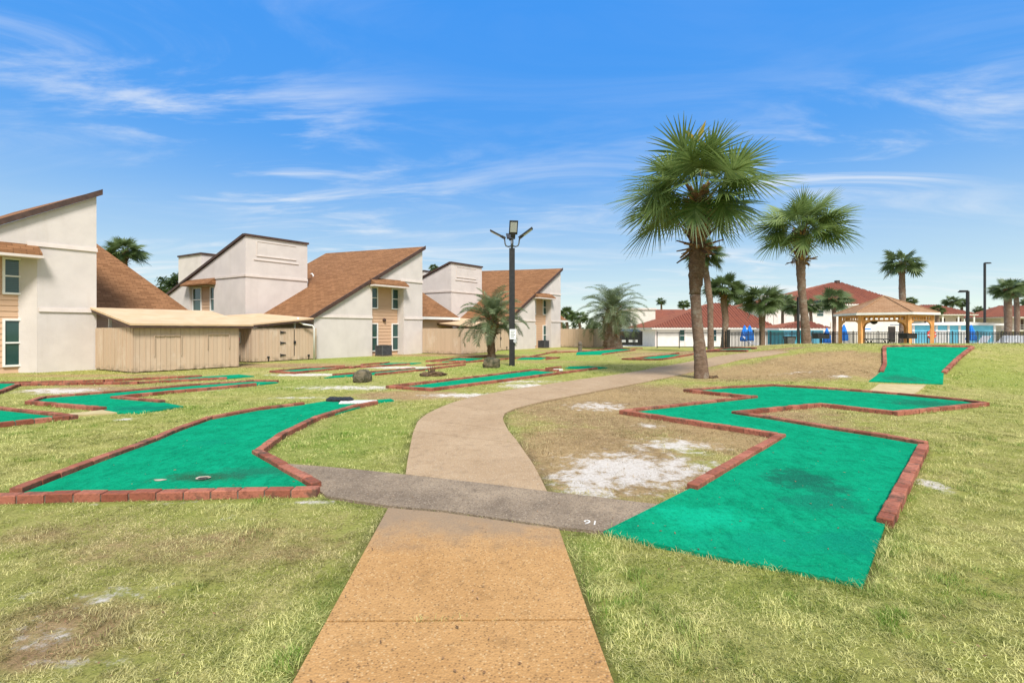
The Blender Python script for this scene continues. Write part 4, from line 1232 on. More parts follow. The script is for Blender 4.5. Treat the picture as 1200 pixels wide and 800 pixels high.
def hang_fibre(parent, top, r, n, seed=3, ln=.5):
    rs = random.Random(seed); mb = MB()
    for i in range(n):
        az = rs.uniform(0, 6.28); rad = Vector((math.cos(az), math.sin(az), 0)); tan = Vector((-rad.y, rad.x, 0))
        a = Vector(top) + rad * r + Z * rs.uniform(-.1, .25); l = ln * rs.uniform(.4, 1)
        p1 = a + rad * rs.uniform(.04, .16) - Z * l * .4; p2 = p1 + rad * rs.uniform(-.08, .04) - Z * l * .6
        w_ = rs.uniform(.012, .035)
        mb.poly([a - tan * w_, a + tan * w_, p1 + tan * w_ * .8, p1 - tan * w_ * .8]); mb.poly([p1 - tan * w_ * .8, p1 + tan * w_ * .8, p2 + tan * .004, p2 - tan * .004])
    return mb.build('dead_fibre', M['fibre'], parent, fix=False, uv=False)


def crown_obj(parent, mesh, p, scale, rz, tilt=(0, 0)):
    o = bpy.data.objects.new('crown', mesh); C.objects.link(o); o.parent = parent
    o.location = Vector(p) - Vector(parent['_o']); o.scale = (scale,) * 3; o.rotation_euler = (tilt[0], tilt[1], rz)
    return o


GP = 'fan palms of the lawn and pool side'
# the big palm by the path
b = gnd(822, 443); Y = b.y
t = thing('fan_palm', b, 'biggest fan palm with thick rough trunk right of the curving path', 'palm tree', GP)
pt = lambda px, py, dy=0: at(px, py, Y + dy)
trunk_obj(t, [b - Z * .2, pt(822, 437), pt(821, 420), pt(817, 380), pt(814.5, 345)], [.22, .185, .16, .15, .15], M['trunk'], 22)
trunk_obj(t, [pt(814.5, 345), pt(814.8, 341), pt(815.5, 330), pt(817, 300), pt(818, 270), pt(818, 243)], [.155, .205, .22, .22, .215, .19], M['trunk_dark'], 22, .13, 'upper_trunk')
top = pt(818, 236); S1 = Y / 14.5
boots(t, top + Z * .1, 1.6 * S1, .235, .14, 130, 1, .48 * S1); hang_fibre(t, pt(817, 262), .26, 46)
crown_obj(t, CROWN_A, top + Z * .30, 1.07 * S1, .4)
V_, F_, Rn = [], [], []; random.seed(4)
fan_leaf(V_, F_, Rn, Vector((-.1, -.5, .55)), R(215), R(78), .85 * S1, .62 * S1, 4, .05, .6, .55)
me = leaf_mesh('dry_frond', V_, F_, Rn, M['frond_dry']); crown_obj(t, me, top, 1, 0).name = 'dry_frond'
# second palm on the mound
Y = 21.5; b = at(946, 408, Y); b.z = zb_(b.x, Y) - .05
t = thing('fan_palm', b, 'fan palm leaning slightly left on top of the mound', 'palm tree', GP)
pt = lambda px, py, dy=0: at(px, py, Y + dy)
trunk_obj(t, [b - Z * .2, pt(945.5, 404), pt(943, 375), pt(939.5, 340), pt(938.5, 318), pt(938.5, 300), pt(939, 282)], [.21, .185, .16, .155, .175, .2, .18], M['trunk'], 20, .07)
top = pt(939, 277); boots(t, top + Z * .1, 1.25, .24, .14, 90, 2, .44); hang_fibre(t, pt(938.5, 304), .24, 30, 5)
crown_obj(t, CROWN_B, top + Z * .35, .97, 1.9)


def palm(px, Yd, pyb, pyc, rad_px, label, mesh, seed, tr=.2, lean=0, name='fan_palm', nb=40, group=GP, zbase=None, thick=1.0):
    """crown centre at (px, pyc), crown radius rad_px"""
    b = at(px + lean, pyb, Yd); z0 = zb_(b.x, Yd) - .1
    if zbase is not None: z0 = zbase
    b.z = z0
    t = thing(name, b, label, 'palm tree', group)
    top = at(px, pyc + rad_px * .12, Yd)
    mid = (b + top) / 2 + Vector((.04 * seed % .2, 0, 0))
    trunk_obj(t, [b, mid, top - Z * .9, top], [tr * 1.15, tr, tr * 1.15, tr * .9], M['trunk'], 14, .06)
    ct = math.cos(math.atan((px - 600) / F))
    r_m = rad_px * Yd * ct / F
    sc_ = r_m / 2.05
    boots(t, top, 1.0 * sc_, tr * 1.2, tr * .8, nb, seed, .42 * sc_)
    crown_obj(t, mesh, top + Z * .1, sc_, seed * 1.3)
    return t


palm(827, 30, 409, 296, 26, 'thin tall palm hidden behind the biggest palm trunk', CROWN_F1, 3, .17, 6)
palm(848, 38.5, 408, 336, 27, 'palm in front of the long red roof beside the lamp pole', CROWN_F1, 4, .22)
palm(893, 38.5, 408, 350, 29, 'bushy palm right of the paired closed blue umbrellas', CROWN_F1, 5, .2)
palm(1057, 46, 404, 305, 30, 'lone tall palm rising behind the gazebo roof', CROWN_F2, 6, .24)
palm(977, 62, 402, 349, 24, 'palm in front of the two storey red roofed building', CROWN_F2, 7, .2)
palm(950, 60, 402, 357, 16, 'small palm half hidden by the mound palm trunk', CROWN_F2, 8, .16)
palm(932, 63, 402, 358, 17, 'small palm just left of the mound palm', CROWN_F2, 9, .16)
palm(917, 66, 402, 353, 18, 'small dark palm right of the bushy poolside palm', CROWN_F1, 10, .16)
palm(1181, 45, 405, 336, 25, 'right hand palm pair, the shorter near one', CROWN_F1, 11, .26)
palm(1191, 50, 405, 337, 24, 'right hand palm pair, the slimmer one behind', CROWN_F2, 12, .2)
GF = 'far palms on the skyline'
palm(703 + 72, 110, 392, 352.5, 7, 'tiny far palm above the white building roof, left one', CROWN_F2, 13, .2, group=GF, nb=6)
palm(801, 115, 392, 356, 8, 'tiny far palm touching the big palm trunk on its left', CROWN_F2, 14, .2, group=GF, nb=6)
palm(866, 95, 392, 352, 9, 'far palm between the two poolside palms', CROWN_F2, 15, .2, group=GF, nb=6)
palm(1115, 100, 395, 352, 13, 'far palm before the motel roof, the left of two', CROWN_F1, 16, .25, group=GF, nb=10)
palm(1127, 105, 395, 354, 11, 'far palm touching the short black pole', CROWN_F2, 17, .25, group=GF, nb=10)
palm(1098, 84, 395, 362, 11, 'low far palm at the left end of the motel', CROWN_F1, 18, .25, group=GF, nb=10)
palm(1067, 80, 395, 352, 9, 'far palm just right of the gazebo roof peak', CROWN_F2, 19, .25, group=GF, nb=10)
palm(1146, 100, 395, 362, 9, 'far palm between the two black poles', CROWN_F2, 20, .2, group=GF, nb=8)
palm(1163, 98, 395, 364, 10, 'far palm left of the right hand palm pair', CROWN_F1, 21, .2, group=GF, nb=8)
palm(1204, 95, 395, 354, 13, 'far palm cut by the right picture edge', CROWN_F2, 22, .2, group=GF, nb=8)
palm(664, 70, 392, 367, 12, 'far palm behind the last townhouse, left one', CROWN_F1, 23, .2, group=GF, nb=8)
palm(679, 74, 392, 371, 10, 'far palm behind the last townhouse, right one', CROWN_F2, 24, .2, group=GF, nb=8)
palm(508, 62, 392, 314, 7, 'palm tuft showing over the middle townhouse coping', CROWN_F2, 25, .2, group=GF, nb=6)
palm(146, 40, 400, 292, 31, 'palm rising behind the steep brown roof on the left', CROWN_F1, 26, .2)


# feather palms
def feather_leaf(V_, F_, Rn, o, az, el, L_, n, curl, rnd, ll=.5):
    d0 = Vector((math.cos(az) * math.cos(el), math.sin(az) * math.cos(el), math.sin(el)))
    horiz = Vector((math.cos(az), math.sin(az), 0)); side = Vector((-math.sin(az), math.cos(az), 0))
    N = 12; pts = []; p = Vector(o); e = el
    for i in range(N + 1):
        pts.append(p.copy()); t = i / N
        d_ = horiz * math.cos(e) + Z * math.sin(e); p = p + d_ * (L_ / N); e -= curl / N * (.4 + 1.3 * t)
    for i, (a, b) in enumerate(zip(pts, pts[1:])):
        w_ = .03 * (1 - i / N) + .006; k = len(V_)
        V_.extend([a - side * w_, a + side * w_, b + side * w_ * .85, b - side * w_ * .85]); F_.append((k, k + 1, k + 2, k + 3)); Rn.append(.75)
    for i in range(n):
        t = .16 + .84 * (i + .5) / n; f = t * N; k = min(int(f), N - 1)
        c = pts[k].lerp(pts[k + 1], f - k); dd = (pts[k + 1] - pts[k]).normalized(); up = side.cross(dd) * -1
        if up.z < 0: up = -up
        for sg in (-1, 1):
            l = ll * (math.sin(math.pi * min(1, .18 + t * .8)) * .8 + .25) * random.uniform(.85, 1.1)
            q = (side * sg * .75 + dd * .62 + up * random.uniform(.15, .5)).normalized()
            w_ = dd * .014
            m = c + q * l * .55; e_ = c + q * l - Z * l * random.uniform(.1, .35)
            h = len(V_)
            V_.extend([c - w_ * .6, c + w_ * .6, m + w_, m - w_, e_])
            rr = min(1, max(0, rnd + random.uniform(-.25, .25)))
            F_.append((h, h + 1, h + 2, h + 3)); Rn.append(rr); F_.append((h + 3, h + 2, h + 4)); Rn.append(rr)


def feather_crown(n, L_, seed, nl=44, low=-35, ll=.5, curl=1.9):
    random.seed(seed); V_, F_, Rn = [], [], []
    for i in range(n):
        f = (i + .5) / n; az = i * 2.39996 + random.uniform(-.15, .15); el = R(84 - (84 - low) * f + random.uniform(-8, 8))
        feather_leaf(V_, F_, Rn, Vector((math.cos(az) * .1, math.sin(az) * .1, -.35 * f)), az, el, L_ * random.uniform(.85, 1.08), nl, curl * random.uniform(.75, 1.2), .7 - .4 * f + random.uniform(-.1, .1), ll)
    return leaf_mesh('crown', V_, F_, Rn, M['pindo'])


GQ = 'feather palms with arching grey green fronds'
b = gnd(576, 419); Y = b.y
t = thing('feather_palm', b, 'small feather palm with dark stubbly trunk behind the boulder', 'palm tree', GQ)
trunk_obj(t, [b - Z * .2, at(576, 415, Y), at(575, 400, Y), at(576.5, 388, Y), at(578, 372, Y)], [.22, .21, .2, .26, .24], M['trunk_dark'], 16, .1)
top = at(577, 372, Y); boots(t, top + Z * .1, .9, .27, .22, 70, 12, .34)
crown_obj(t, feather_crown(48, 1.85, 5, 46, -22, .52, 1.5), top, Y / 24.5, .6)
b = gnd(719, 408.5); Y = 36.5; b = at(719, 408, Y); b.z = 0
t = thing('feather_palm', b, 'thick spreading feather palm with pale trunk right of the townhouses', 'palm tree', GQ)
trunk_obj(t, [b - Z * .2, at(718, 405, Y), at(716, 392, Y), at(716.5, 378, Y), at(718, 366, Y)], [.75, .68, .62, .66, .5], M['trunk'], 18, .1)
top = at(718, 364, Y); boots(t, top + Z * .1, 1.9, .66, .4, 90, 13, .6); hang_fibre(t, at(717, 382, Y), .66, 50, 8, 1.2)
crown_obj(t, feather_crown(58, 2.75, 6, 50, -20, .74, 1.7), top, Y / 36.5, .2)


# broad leaved trees
def leafy_tree(label, base, blobs, ntot, leaf, seed, group=None, name='broadleaf_tree'):
    random.seed(seed); base = Vector(base)
    t = thing(name, base, label, 'tree', group)
    mb = MB(); c0 = Vector(blobs[0][0]); top = Vector((c0.x, c0.y, c0.z))
    mb.tube([base, base.lerp(top, .5), top], [.28, .2, .1], 9)
    for (c, r) in blobs:
        mb.tube([base.lerp(top, .45), Vector(c)], [.12, .04], 6)
    mb.build('trunk', M['trunk_dark'], t, uv=False)
    V_, F_, Rn = [], [], []; tot = sum(r ** 2 for _, r in blobs)
    for (c, r) in blobs:
        c = Vector(c); n = int(ntot * r * r / tot)
        cl = [(Vector((random.gauss(0, 1), random.gauss(0, 1), random.gauss(0, 1))).normalized() * random.uniform(.45, 1.0), random.random()) for _ in range(max(8, n // 42))]
        for i in range(n):
            q, sh = random.choice(cl)
            p = c + Vector((q.x * r, q.y * r, q.z * r * .8)) + Vector((random.gauss(0, .19), random.gauss(0, .19), random.gauss(0, .14))) * r
            nn = Vector((random.gauss(0, 1), random.gauss(0, 1), random.gauss(.6, 1))).normalized(); a = nn.orthogonal().normalized(); b_ = nn.cross(a); s_ = leaf * random.uniform(.6, 1.3)
            k = len(V_); V_.extend([p - a * s_, p + b_ * s_ * .5, p + a * s_, p - b_ * s_ * .5]); F_.append((k, k + 1, k + 2, k + 3)); Rn.append(min(1, max(0, sh * .7 + random.random() * .3)))
    me = leaf_mesh('crown', [v - base for v in V_], F_, Rn, M['oak']); o = bpy.data.objects.new('crown', me); C.objects.link(o); o.parent = t
    return t


Yt = 46
bl = [(at(208, 330, Yt), 1.0), (at(196, 338, Yt + .5), 1.1), (at(219, 326, Yt), .95), (at(200, 328, Yt + 1), .8), (at(226, 336, Yt), 1.0), (at(190, 346, Yt), 1.0), (at(212, 345, Yt), 1.3)]
p = at(208, 400, Yt); p.z = 0
leafy_tree('dark leafy tree showing over the brown roof left of the middle house', p, bl, 4200, .13, 4)
TG = 'far trees along the skyline'
for i, (px, Yd, pyt, rr) in enumerate([(688, 120, 372, 2.6), (700, 125, 375, 2.4), (735, 130, 374, 3), (790, 130, 372, 2.4), (1088, 125, 360, 3.2), (1152, 130, 368, 3.6), (1172, 128, 366, 3.6), (1212, 128, 362, 3.4), (1080, 128, 372, 3.0), (650, 105, 372, 2.6), (1060, 130, 366, 3)]):
    c = at(px, pyt, Yd); c.z -= rr * .75
    p = Vector((c.x, c.y, -1))
    lab = ['far tree just right of the last townhouse', 'far low tree left of the thick feather palm', 'far tree behind the thick feather palm', 'far tree left of the big palm trunk', 'far tree left of the motel columns', 'far round tree between the black poles', 'far round tree left of the right hand palm pair', 'far tree cut by the right picture edge', 'far low tree behind the bath house left end', 'far tree behind the last townhouse wall', 'far tree showing under the gazebo roof'][i]
    leafy_tree(lab, p, [(c, rr), (c + Vector((rr * .9, .5, -.6)), rr * .8), (c + Vector((-rr * .9, .5, -.7)), rr * .8), (c + Vector((0, 0, -rr)), rr)], 900, .36, 30 + i, TG)
# ------------------------------------------------------------------ lamp post
b = gnd(600, 428.5); Y = b.y
t = thing('lamp_post', b, 'tall square black lamp post with four flat lamp heads', 'lamp post')
zt = at(600, 291, Y).z
mb = MB(); mb.box(b.x - .115, b.x + .115, b.y - .115, b.y + .115, -.1, zt); mb.build('pole', M['black_metal'], t, bevel=.012)
mb = MB(); mb.box(b.x - .05, b.x + .05, b.y - .05, b.y + .05, zt, zt + .18); mb.build('tenon', M['grey_metal'], t)
top = Vector((b.x, b.y, zt))
for (ax, ay, tilt) in ((-1, .1, .5), (1, -.1, .95), (.12, -1, 1.0), (-.1, 1, .9)):
    d_ = Vector((ax, ay, 0)).normalized(); sd_ = Vector((-d_.y, d_.x, 0))
    mb = MB()
    mb.tube([top + Z * .1, top + Z * .07 + d_ * .15, top + Z * .1 + d_ * .24, top + Z * .19 + d_ * .28, top + Z * .36 + d_ * .3, top + Z * .45 + d_ * .34], .028, 8)
    arm = mb.build('arm', M['grey_metal'], t, smooth=True)
    tl = {.5: R(28), .95: R(36), 1.0: R(62), .9: R(30)}[tilt]
    dd = d_ * math.cos(tl) + Z * math.sin(tl); up = sd_.cross(dd)
    if up.z < 0: up = -up
    c0 = top + Z * .44 + d_ * .33
    mb = MB(); mb.obox(c0 + dd * .34, dd * .28, sd_ * .17, up * .03); mb.obox(c0 + dd * .02, dd * .08, sd_ * .09, up * .05)
    hd = mb.build('lamp_head', M['black_metal'], t, bevel=.01)
    mb = MB(); mb.obox(c0 + dd * .36 - up * .034, dd * .2, sd_ * .13, up * .005); mb.build('lens', M['lamp_lens'], hd)
mb = MB(); q = at(601, 391.5, Y - .14); mb.box(q.x - .13, q.x + .13, Y - .135, Y - .117, q.z - .2, q.z + .2); nt_ = mb.build('notice', M['white_plastic'], t)
mb = MB()
for k in range(4): mb.box(q.x - .09, q.x + .09 - .04 * (k % 2), Y - .139, Y - .1355, q.z + .1 - .07 * k, q.z + .125 - .07 * k)
mb.build('notice_print', M['grey_metal'], nt_)
mb = MB(); q = at(603.5, 399.5, Y - .1); mb.tube([q + Vector((0, -.08, 0)), q + Vector((0, .0, 0))], .07, 12); mb.build('meter', M['lamp_lens'], t)


# ------------------------------------------------------------------ boulders and the fibrous stump
def rock(name, label, base, sx_, sy_, sz_, seed, mat, cat='boulder', group='boulders on the lawn', cut=True, rough=.28):
    bm = bmesh.new(); bmesh.ops.create_icosphere(bm, subdivisions=4, radius=1)
    for v in bm.verts:
        p = v.co.copy(); n1_ = mnoise.fractal(p * 1.1 + Vector((seed, 0, 0)), .9, 2.1, 5)
        v.co = p * (1 + rough * n1_)
        m = max(abs(v.co.x), abs(v.co.y), abs(v.co.z)); v.co *= (.62 + .38 / max(m, .3) * .8) if cut else 1
        cell = mnoise.noise(p * 3.4 + Vector((0, seed, 0))); v.co += p * cell * .09 + p * mnoise.noise(p * 9) * .045
        v.co.x *= sx_; v.co.y *= sy_; v.co.z = (v.co.z + .55) * sz_
    me = bpy.data.meshes.new(name); bm.to_mesh(me); bm.free(); me.materials.append(mat)
    me.polygons.foreach_set('use_smooth', [True] * len(me.polygons))
    o = bpy.data.objects.new(name, me); C.objects.link(o); o.location = base; o.rotation_euler = (0, 0, seed if cut else 0); o['_o'] = [float(c) for c in base]
    return tag(o, label, cat, group)


g = gnd(425, 447.5); k = g.y / F
rock('boulder', 'upright mossy boulder beside the narrow green', g, 12.5 * k, 9 * k, 10.0 * k, 1.3, M['rock'])
g = gnd(576, 430.5); k = g.y / F
rock('boulder', 'flat topped mossy boulder at the foot of the small feather palm', g + Vector((0, -.1, 0)), 11.0 * k, 8 * k, 8.2 * k, 2.9, M['rock'])
g = gnd(507, 440.5); k = g.y / F
t = rock('stump', 'dark brown fibrous stump between the two boulders', g, 12 * k, 7 * k, 3.6 * k, 4.2, M['stump'], 'stump', None, False, .6)
rs = random.Random(2); mb = MB()
for i in range(90):
    a = rs.uniform(0, 6.28); rr = rs.uniform(0, 1); p = g + Vector((math.cos(a) * rr * 13 * k, math.sin(a) * rr * 7 * k, .02)); q = p + Vector((rs.uniform(-.12, .12), rs.uniform(-.1, .1), rs.uniform(.08, .3) * (1.2 - rr)))
    mb.tube([p, q], [.014, .004], 4, cap=False)
mb.build('dead_stalks', M['stump'], t, uv=False)
rock('cone_scrap', 'small dark scrap lying right of the biggest palm', gnd(834, 443), .09, .06, .05, 6.1, M['stump'], 'scrap', None, False)
rock('cone_scrap', 'smaller dark scrap farther right of the biggest palm', gnd(839, 442.6), .07, .06, .05, 7.1, M['stump'], 'scrap', None, False)


# ------------------------------------------------------------------ cooling units
def ac_unit(px, py, s, label, first=None):
    g = gnd(px, py); g.z = 0
    if first: return copy_tree(first, g, R(52), label, s)
    t = thing('cooling_unit', g, label, 'cooling unit', 'cooling units at the foot of the townhouses')
    mb = MB(); mb.box(g.x - .46, g.x + .46, g.y - .46, g.y + .46, 0, .08); mb.build('pad', M['mortar'], t)
    mb = MB(); h = .78
    for k in range(4):
        a = k * math.pi / 2; c, s_ = math.cos(a), math.sin(a)
        for i in range(22):
            z = .13 + i * .028
            cx, cy = c * .405, s_ * .405
            mb.obox(g + Vector((cx, cy, z)), Vector((-s_, c, 0)) * .39, Vector((c, s_, -.7)) * .012, Z * .005)
    mb.box(g.x - .385, g.x + .385, g.y - .385, g.y + .385, .09, h - .04)
    for sx_ in (-1, 1):
        for sy_ in (-1, 1): mb.box(g.x + sx_ * .405 - .03, g.x + sx_ * .405 + .03, g.y + sy_ * .405 - .03, g.y + sy_ * .405 + .03, .085, h - .03)
    mb.build('louvred_casing', M['ac_grey'], t)
    mb = MB(); mb.box(g.x - .45, g.x + .45, g.y - .45, g.y + .45, h - .028, h + .02); mb.build('lid', M['ac_grey'], t, bevel=.012)
    mb = MB(); mb.tube([g + Vector((0, 0, h + .021)), g + Vector((0, 0, h + .05))], .33, 20); mb.build('fan_guard', M['black_metal'], t)
    t.rotation_euler = (0, 0, R(52)); t.scale = (s, s, s)
    return t


ac1 = ac_unit(449.5, 417, .74, 'dark grey cooling unit below the middle townhouse windows')
ac_unit(637, 407.6, .74, 'dark grey cooling unit below the farthest townhouse windows', ac1)

# ------------------------------------------------------------------ pink notice and potted plant by the fence gap
b = L2(-10.3, .6, 0)
t = thing('poster', b + Z * .8, 'small pink and white poster on the board fence return', 'poster')
mb = MB(); c = b - U * .05 + Z * 1.12; mb.obox(c, Vv * .22, U * .008, Z * .26); mb.build('sheet', M['white_plastic'], t)
mb = MB()
for (dv, dz, a, h) in ((.02, .08, .14, .1), (-.1, -.1, .08, .09), (.1, -.16, .07, .06)): mb.obox(c - U * .012 + Vv * dv + Z * dz, Vv * a, U * .003, Z * h)
mb.build('pink_print', M['pink'], t)
b = L2(-10.62, .35, 0)
t = thing('potted_plant', b, 'blue glazed pot with a small plant in the fence gap', 'potted plant')
mb = MB(); mb.lathe(b, [(.12, 0), (.16, .15), (.17, .42), (.19, .45), (.16, .46)], 14); mb.build('pot', M['pot_blue'], t, smooth=False)
V_, F_, Rn = [], [], []; random.seed(9)
for i in range(90):
    a = random.uniform(0, 6.28); e = random.uniform(.2, 1.4); p0 = Vector((0, 0, .45)); d_ = Vector((math.cos(a) * math.cos(e), math.sin(a) * math.cos(e), math.sin(e))); l = random.uniform(.12, .3); sd_ = Vector((-math.sin(a), math.cos(a), 0)) * .035
    k = len(V_); V_.extend([p0, p0 + d_ * l * .6 + sd_, p0 + d_ * l, p0 + d_ * l * .6 - sd_]); F_.append((k, k + 1, k + 2, k + 3)); Rn.append(random.random())
o = bpy.data.objects.new('foliage', leaf_mesh('foliage', V_, F_, Rn, M['oak'])); C.objects.link(o); o.parent = t
# grey post by the far green
g = gnd(679.7, 412.5); t = thing('tee_marker', g, 'weathered little grey post beside the far green', 'marker post')
mb = MB(); mb.lathe(g, [(.15, 0), (.13, .1), (.11, .45), (.14, .5), (.12, .62), (.05, .7)], 10); mb.build('shaft', M['mortar'], t)

# ------------------------------------------------------------------ gazebo
Yc = 37.0; gc = at(1036, 386, Yc); gc.z = 0
th0 = math.atan2(gc.x, gc.y)      # view azimuth
t = thing('gazebo', gc, 'six sided orange timber gazebo with tan shingle roof', 'gazebo')
def hexp(r, k, z): a = -math.pi / 2 - th0 + math.pi / 6 + k * math.pi / 3; return Vector((gc.x + r * math.cos(a), gc.y + r * math.sin(a), z))
Rp, Re = 2.78, 3.22
ze = at(1036, 367.5, Yc).z; zp = at(1036, 347, Yc).z; zf = ze - .16
for k in range(6):
    p = hexp(Rp, k, 0); rad = (p - gc).normalized(); tn = Vector((-rad.y, rad.x, 0))
    mb = MB(); mb.obox(p + Z * (zf / 2 - .06), rad * .12, tn * .12, Z * (zf / 2 + .06)); mb.obox(p + Z * .2, rad * .15, tn * .15, Z * .2); mb.build('post', M['wood_orange'], t, bevel=.012)
for k in range(6):
    a, b = hexp(Rp, k, 0), hexp(Rp, k + 1, 0); d_ = (b - a).normalized(); nr = Vector((d_.y, -d_.x, 0)); ln = (b - a).length
    mb = MB(); mb.obox((a + b) / 2 + Z * (zf - .06), d_ * (ln / 2 - .1), nr * .05, Z * .06); mb.obox((a + b) / 2 + Z * (zf - .38), d_ * (ln / 2 - .1), nr * .045, Z * .04)
    n = 9
    for i in range(n):
        c = a + d_ * (ln * (i + .5) / n); mb.obox(c + Z * (zf - .23), d_ * .045, nr * .025, Z * .115)
    mb.build('frieze', M['wood_orange'], t)
    for (p, s_) in ((a, 1), (b, -1)):
        mb = MB(); q0 = p + d_ * s_ * .097
        arc = [q0 + Z * (zf - .42), q0 + d_ * s_ * .45 + Z * (zf - .42)]
        for j in range(7):
            an = j / 6 * math.pi / 2; arc.append(q0 + d_ * s_ * (.45 - .45 * math.sin(an)) * .98 + d_ * s_ * .07 * (j / 6) + Z * (zf - .5 - .45 * (1 - math.cos(an))))
        mb.prism([v - nr * .03 for v in arc], nr * .06); mb.build('bracket', M['wood_orange'], t)
mb = MB(); apx = Vector((gc.x, gc.y, zp))
for k in range(6):
    a, b = hexp(Re, k, ze), hexp(Re, k + 1, ze); mb.poly([a, b, apx]); mb.poly([b - Z * .06, a - Z * .06, apx - Z * .1])
rf = mb.build('roof', M['shingle_tan'], t, fix=False)
mb = MB()
for k in range(6):
    a, b = hexp(Re + .03, k, ze), hexp(Re + .03, k + 1, ze); a2, b2 = hexp(Re - .01, k, ze), hexp(Re - .01, k + 1, ze)
    mb.hexa([a - Z * .15, b - Z * .15, b2 - Z * .15, a2 - Z * .15, a + Z * .012, b + Z * .012, b2 + Z * .012, a2 + Z * .012])
mb.build('fascia', M['trim_white'], rf)
mb = MB()
for k in range(6):
    a = hexp(Re, k, ze + .02); b = apx + Z * .02
    mb.tube([a, b], .05, 6)
mb.build('hip_ridge', M['shingle_tan'], rf)

# picnic table under the gazebo
p = at(1029, 404, 36.2); p.z = .0
t = thing('picnic_table', p, 'dark picnic table with benches in front of the gazebo posts', 'picnic table')
mb = MB(); mb.box(p.x - .95, p.x + .95, p.y - .4, p.y + .4, .72, .78); mb.build('tabletop', M['grey_metal'], t, bevel=.01)
for sg in (-1, 1):
    mb = MB(); mb.box(p.x - .95, p.x + .95, p.y + sg * .72 - .14, p.y + sg * .72 + .14, .43, .48); mb.build('bench', M['grey_metal'], t, bevel=.01)
    mb = MB(); x = p.x + sg * .65
    mb.tube([(x, p.y - .72, .43), (x, p.y - .3, .0), (x, p.y + .3, .7)], .035, 6); mb.tube([(x, p.y + .72, .43), (x, p.y + .3, .0), (x, p.y - .3, .7)], .035, 6); mb.build('leg', M['black_metal'], t)


def grill(px, Yd, py, label, first=None):
    p = at(px, py, Yd); p.z = zb_(p.x, Yd)
    if first: return copy_tree(first, p, .2, label)
    t = thing('park_grill', p, label, 'grill', 'black park grills on posts')
    mb = MB(); mb.tube([p, p + Z * .85], .06, 8); mb.build('post', M['black_metal'], t)
    mb = MB(); x0, y0 = p.x, p.y
    mb.box(x0 - .42, x0 + .42, y0 - .3, y0 + .3, .85 + p.z, .89 + p.z); mb.box(x0 - .42, x0 + .42, y0 + .27, y0 + .3, .89 + p.z, 1.22 + p.z)
    for sg in (-1, 1): mb.box(x0 + sg * .405 - .015, x0 + sg * .405 + .015, y0 - .3, y0 + .27, .89 + p.z, 1.2 + p.z)
    mb.box(x0 - .42, x0 + .42, y0 - .3, y0 - .28, .89 + p.z, 1.12 + p.z)
    mb.build('firebox', M['black_metal'], t)
    mb = MB()
    for i in range(12): mb.box(x0 - .38 + i * .066, x0 - .36 + i * .066, y0 - .27, y0 + .26, 1.1 + p.z, 1.12 + p.z)
    mb.build('grate', M['grey_metal'], t)
    return t


g1_ = grill(962, 33, 408, 'black park grill on a post left of the gazebo')
grill(1064, 33.5, 406, 'black park grill on a post in front of the gazebo', g1_)

# ------------------------------------------------------------------ pool fences
def rail_fence(name, label, pts, h, pick=.125, post=2.1, mat='black_metal', gate=None, thick=.018, bottom=.12):
    a0 = pts[0]
    t = thing(name, (a0[0], a0[1], zb_(*a0)), label, 'fence')
    for (a, b) in zip(pts, pts[1:]):
        a = Vector((a[0], a[1], 0)); b = Vector((b[0], b[1], 0)); d_ = b - a; ln = d_.length; d_.normalize(); nr = Vector((d_.y, -d_.x, 0)); n = max(1, round(ln / post))
        for i in range(n):
            p = a + d_ * (ln * i / n); q = a + d_ * (ln * (i + 1) / n); zp_ = zb_(p.x, p.y); zq = zb_(q.x, q.y)
            mb = MB(); mb.obox(p + Z * (zp_ + h / 2), d_ * .03, nr * .03, Z * (h / 2 + .04)); mb.obox(p + Z * (zp_ + h + .05), d_ * .038, nr * .038, Z * .01); mb.build('post', M[mat], t)
            mb = MB(); zm = (zp_ + zq) / 2; sl = ln / n
            for zz in (h - .03, h - .2, bottom) if pick < .5 else (h - .03, bottom):
                mb.hexa([p + nr * .012 + Z * (zp_ + zz - .024), q + nr * .012 + Z * (zq + zz - .024), q - nr * .012 + Z * (zq + zz - .024), p - nr * .012 + Z * (zp_ + zz - .024), p + nr * .012 + Z * (zp_ + zz + .024), q + nr * .012 + Z * (zq + zz + .024), q - nr * .012 + Z * (zq + zz + .024), p - nr * .012 + Z * (zp_ + zz + .024)])
            m = int(sl / pick)
            for j in range(1, m):
                c = p.lerp(q, j / m); c.z = zp_ + (zq - zp_) * j / m
                mb.obox(c + Z * ((h + .06) / 2), d_ * thick, nr * thick, Z * ((h - .06) / 2))
            mb.build('picket_panel', M[mat], t)
    return t


fa = at(853, 408, 37.2); fb = at(1262, 408, 36.2)
rail_fence('picket_fence', 'long black picket fence round the pool behind the gazebo', [(fa.x, 37.6), (at(1000, 400, 40.6).x, 40.6), (fb.x + 3, 40.6)], 1.28)
fc = at(770, 408, 38.2)
rail_fence('wire_fence', 'low thin wire fence in front of the long pool house', [(fc.x, 38.2), (fa.x - .1, 37.6)], 1.25, pick=2.5, post=2.0, thick=.012)
# wide dark gate post
p = at(853.5, 400, 37.4); t = thing('gate_post', (p.x, 37.45, 0), 'thick black gate post at the left end of the picket fence', 'post')
mb = MB(); mb.box(p.x - .1, p.x + .1, 37.3, 37.5, -.1, 1.4); mb.build('shaft', M['black_metal'], t, bevel=.02)
mb = MB(); mb.box(p.x - .13, p.x + .13, 37.27, 37.53, 1.4, 1.45); mb.build('cap', M['black_metal'], t)
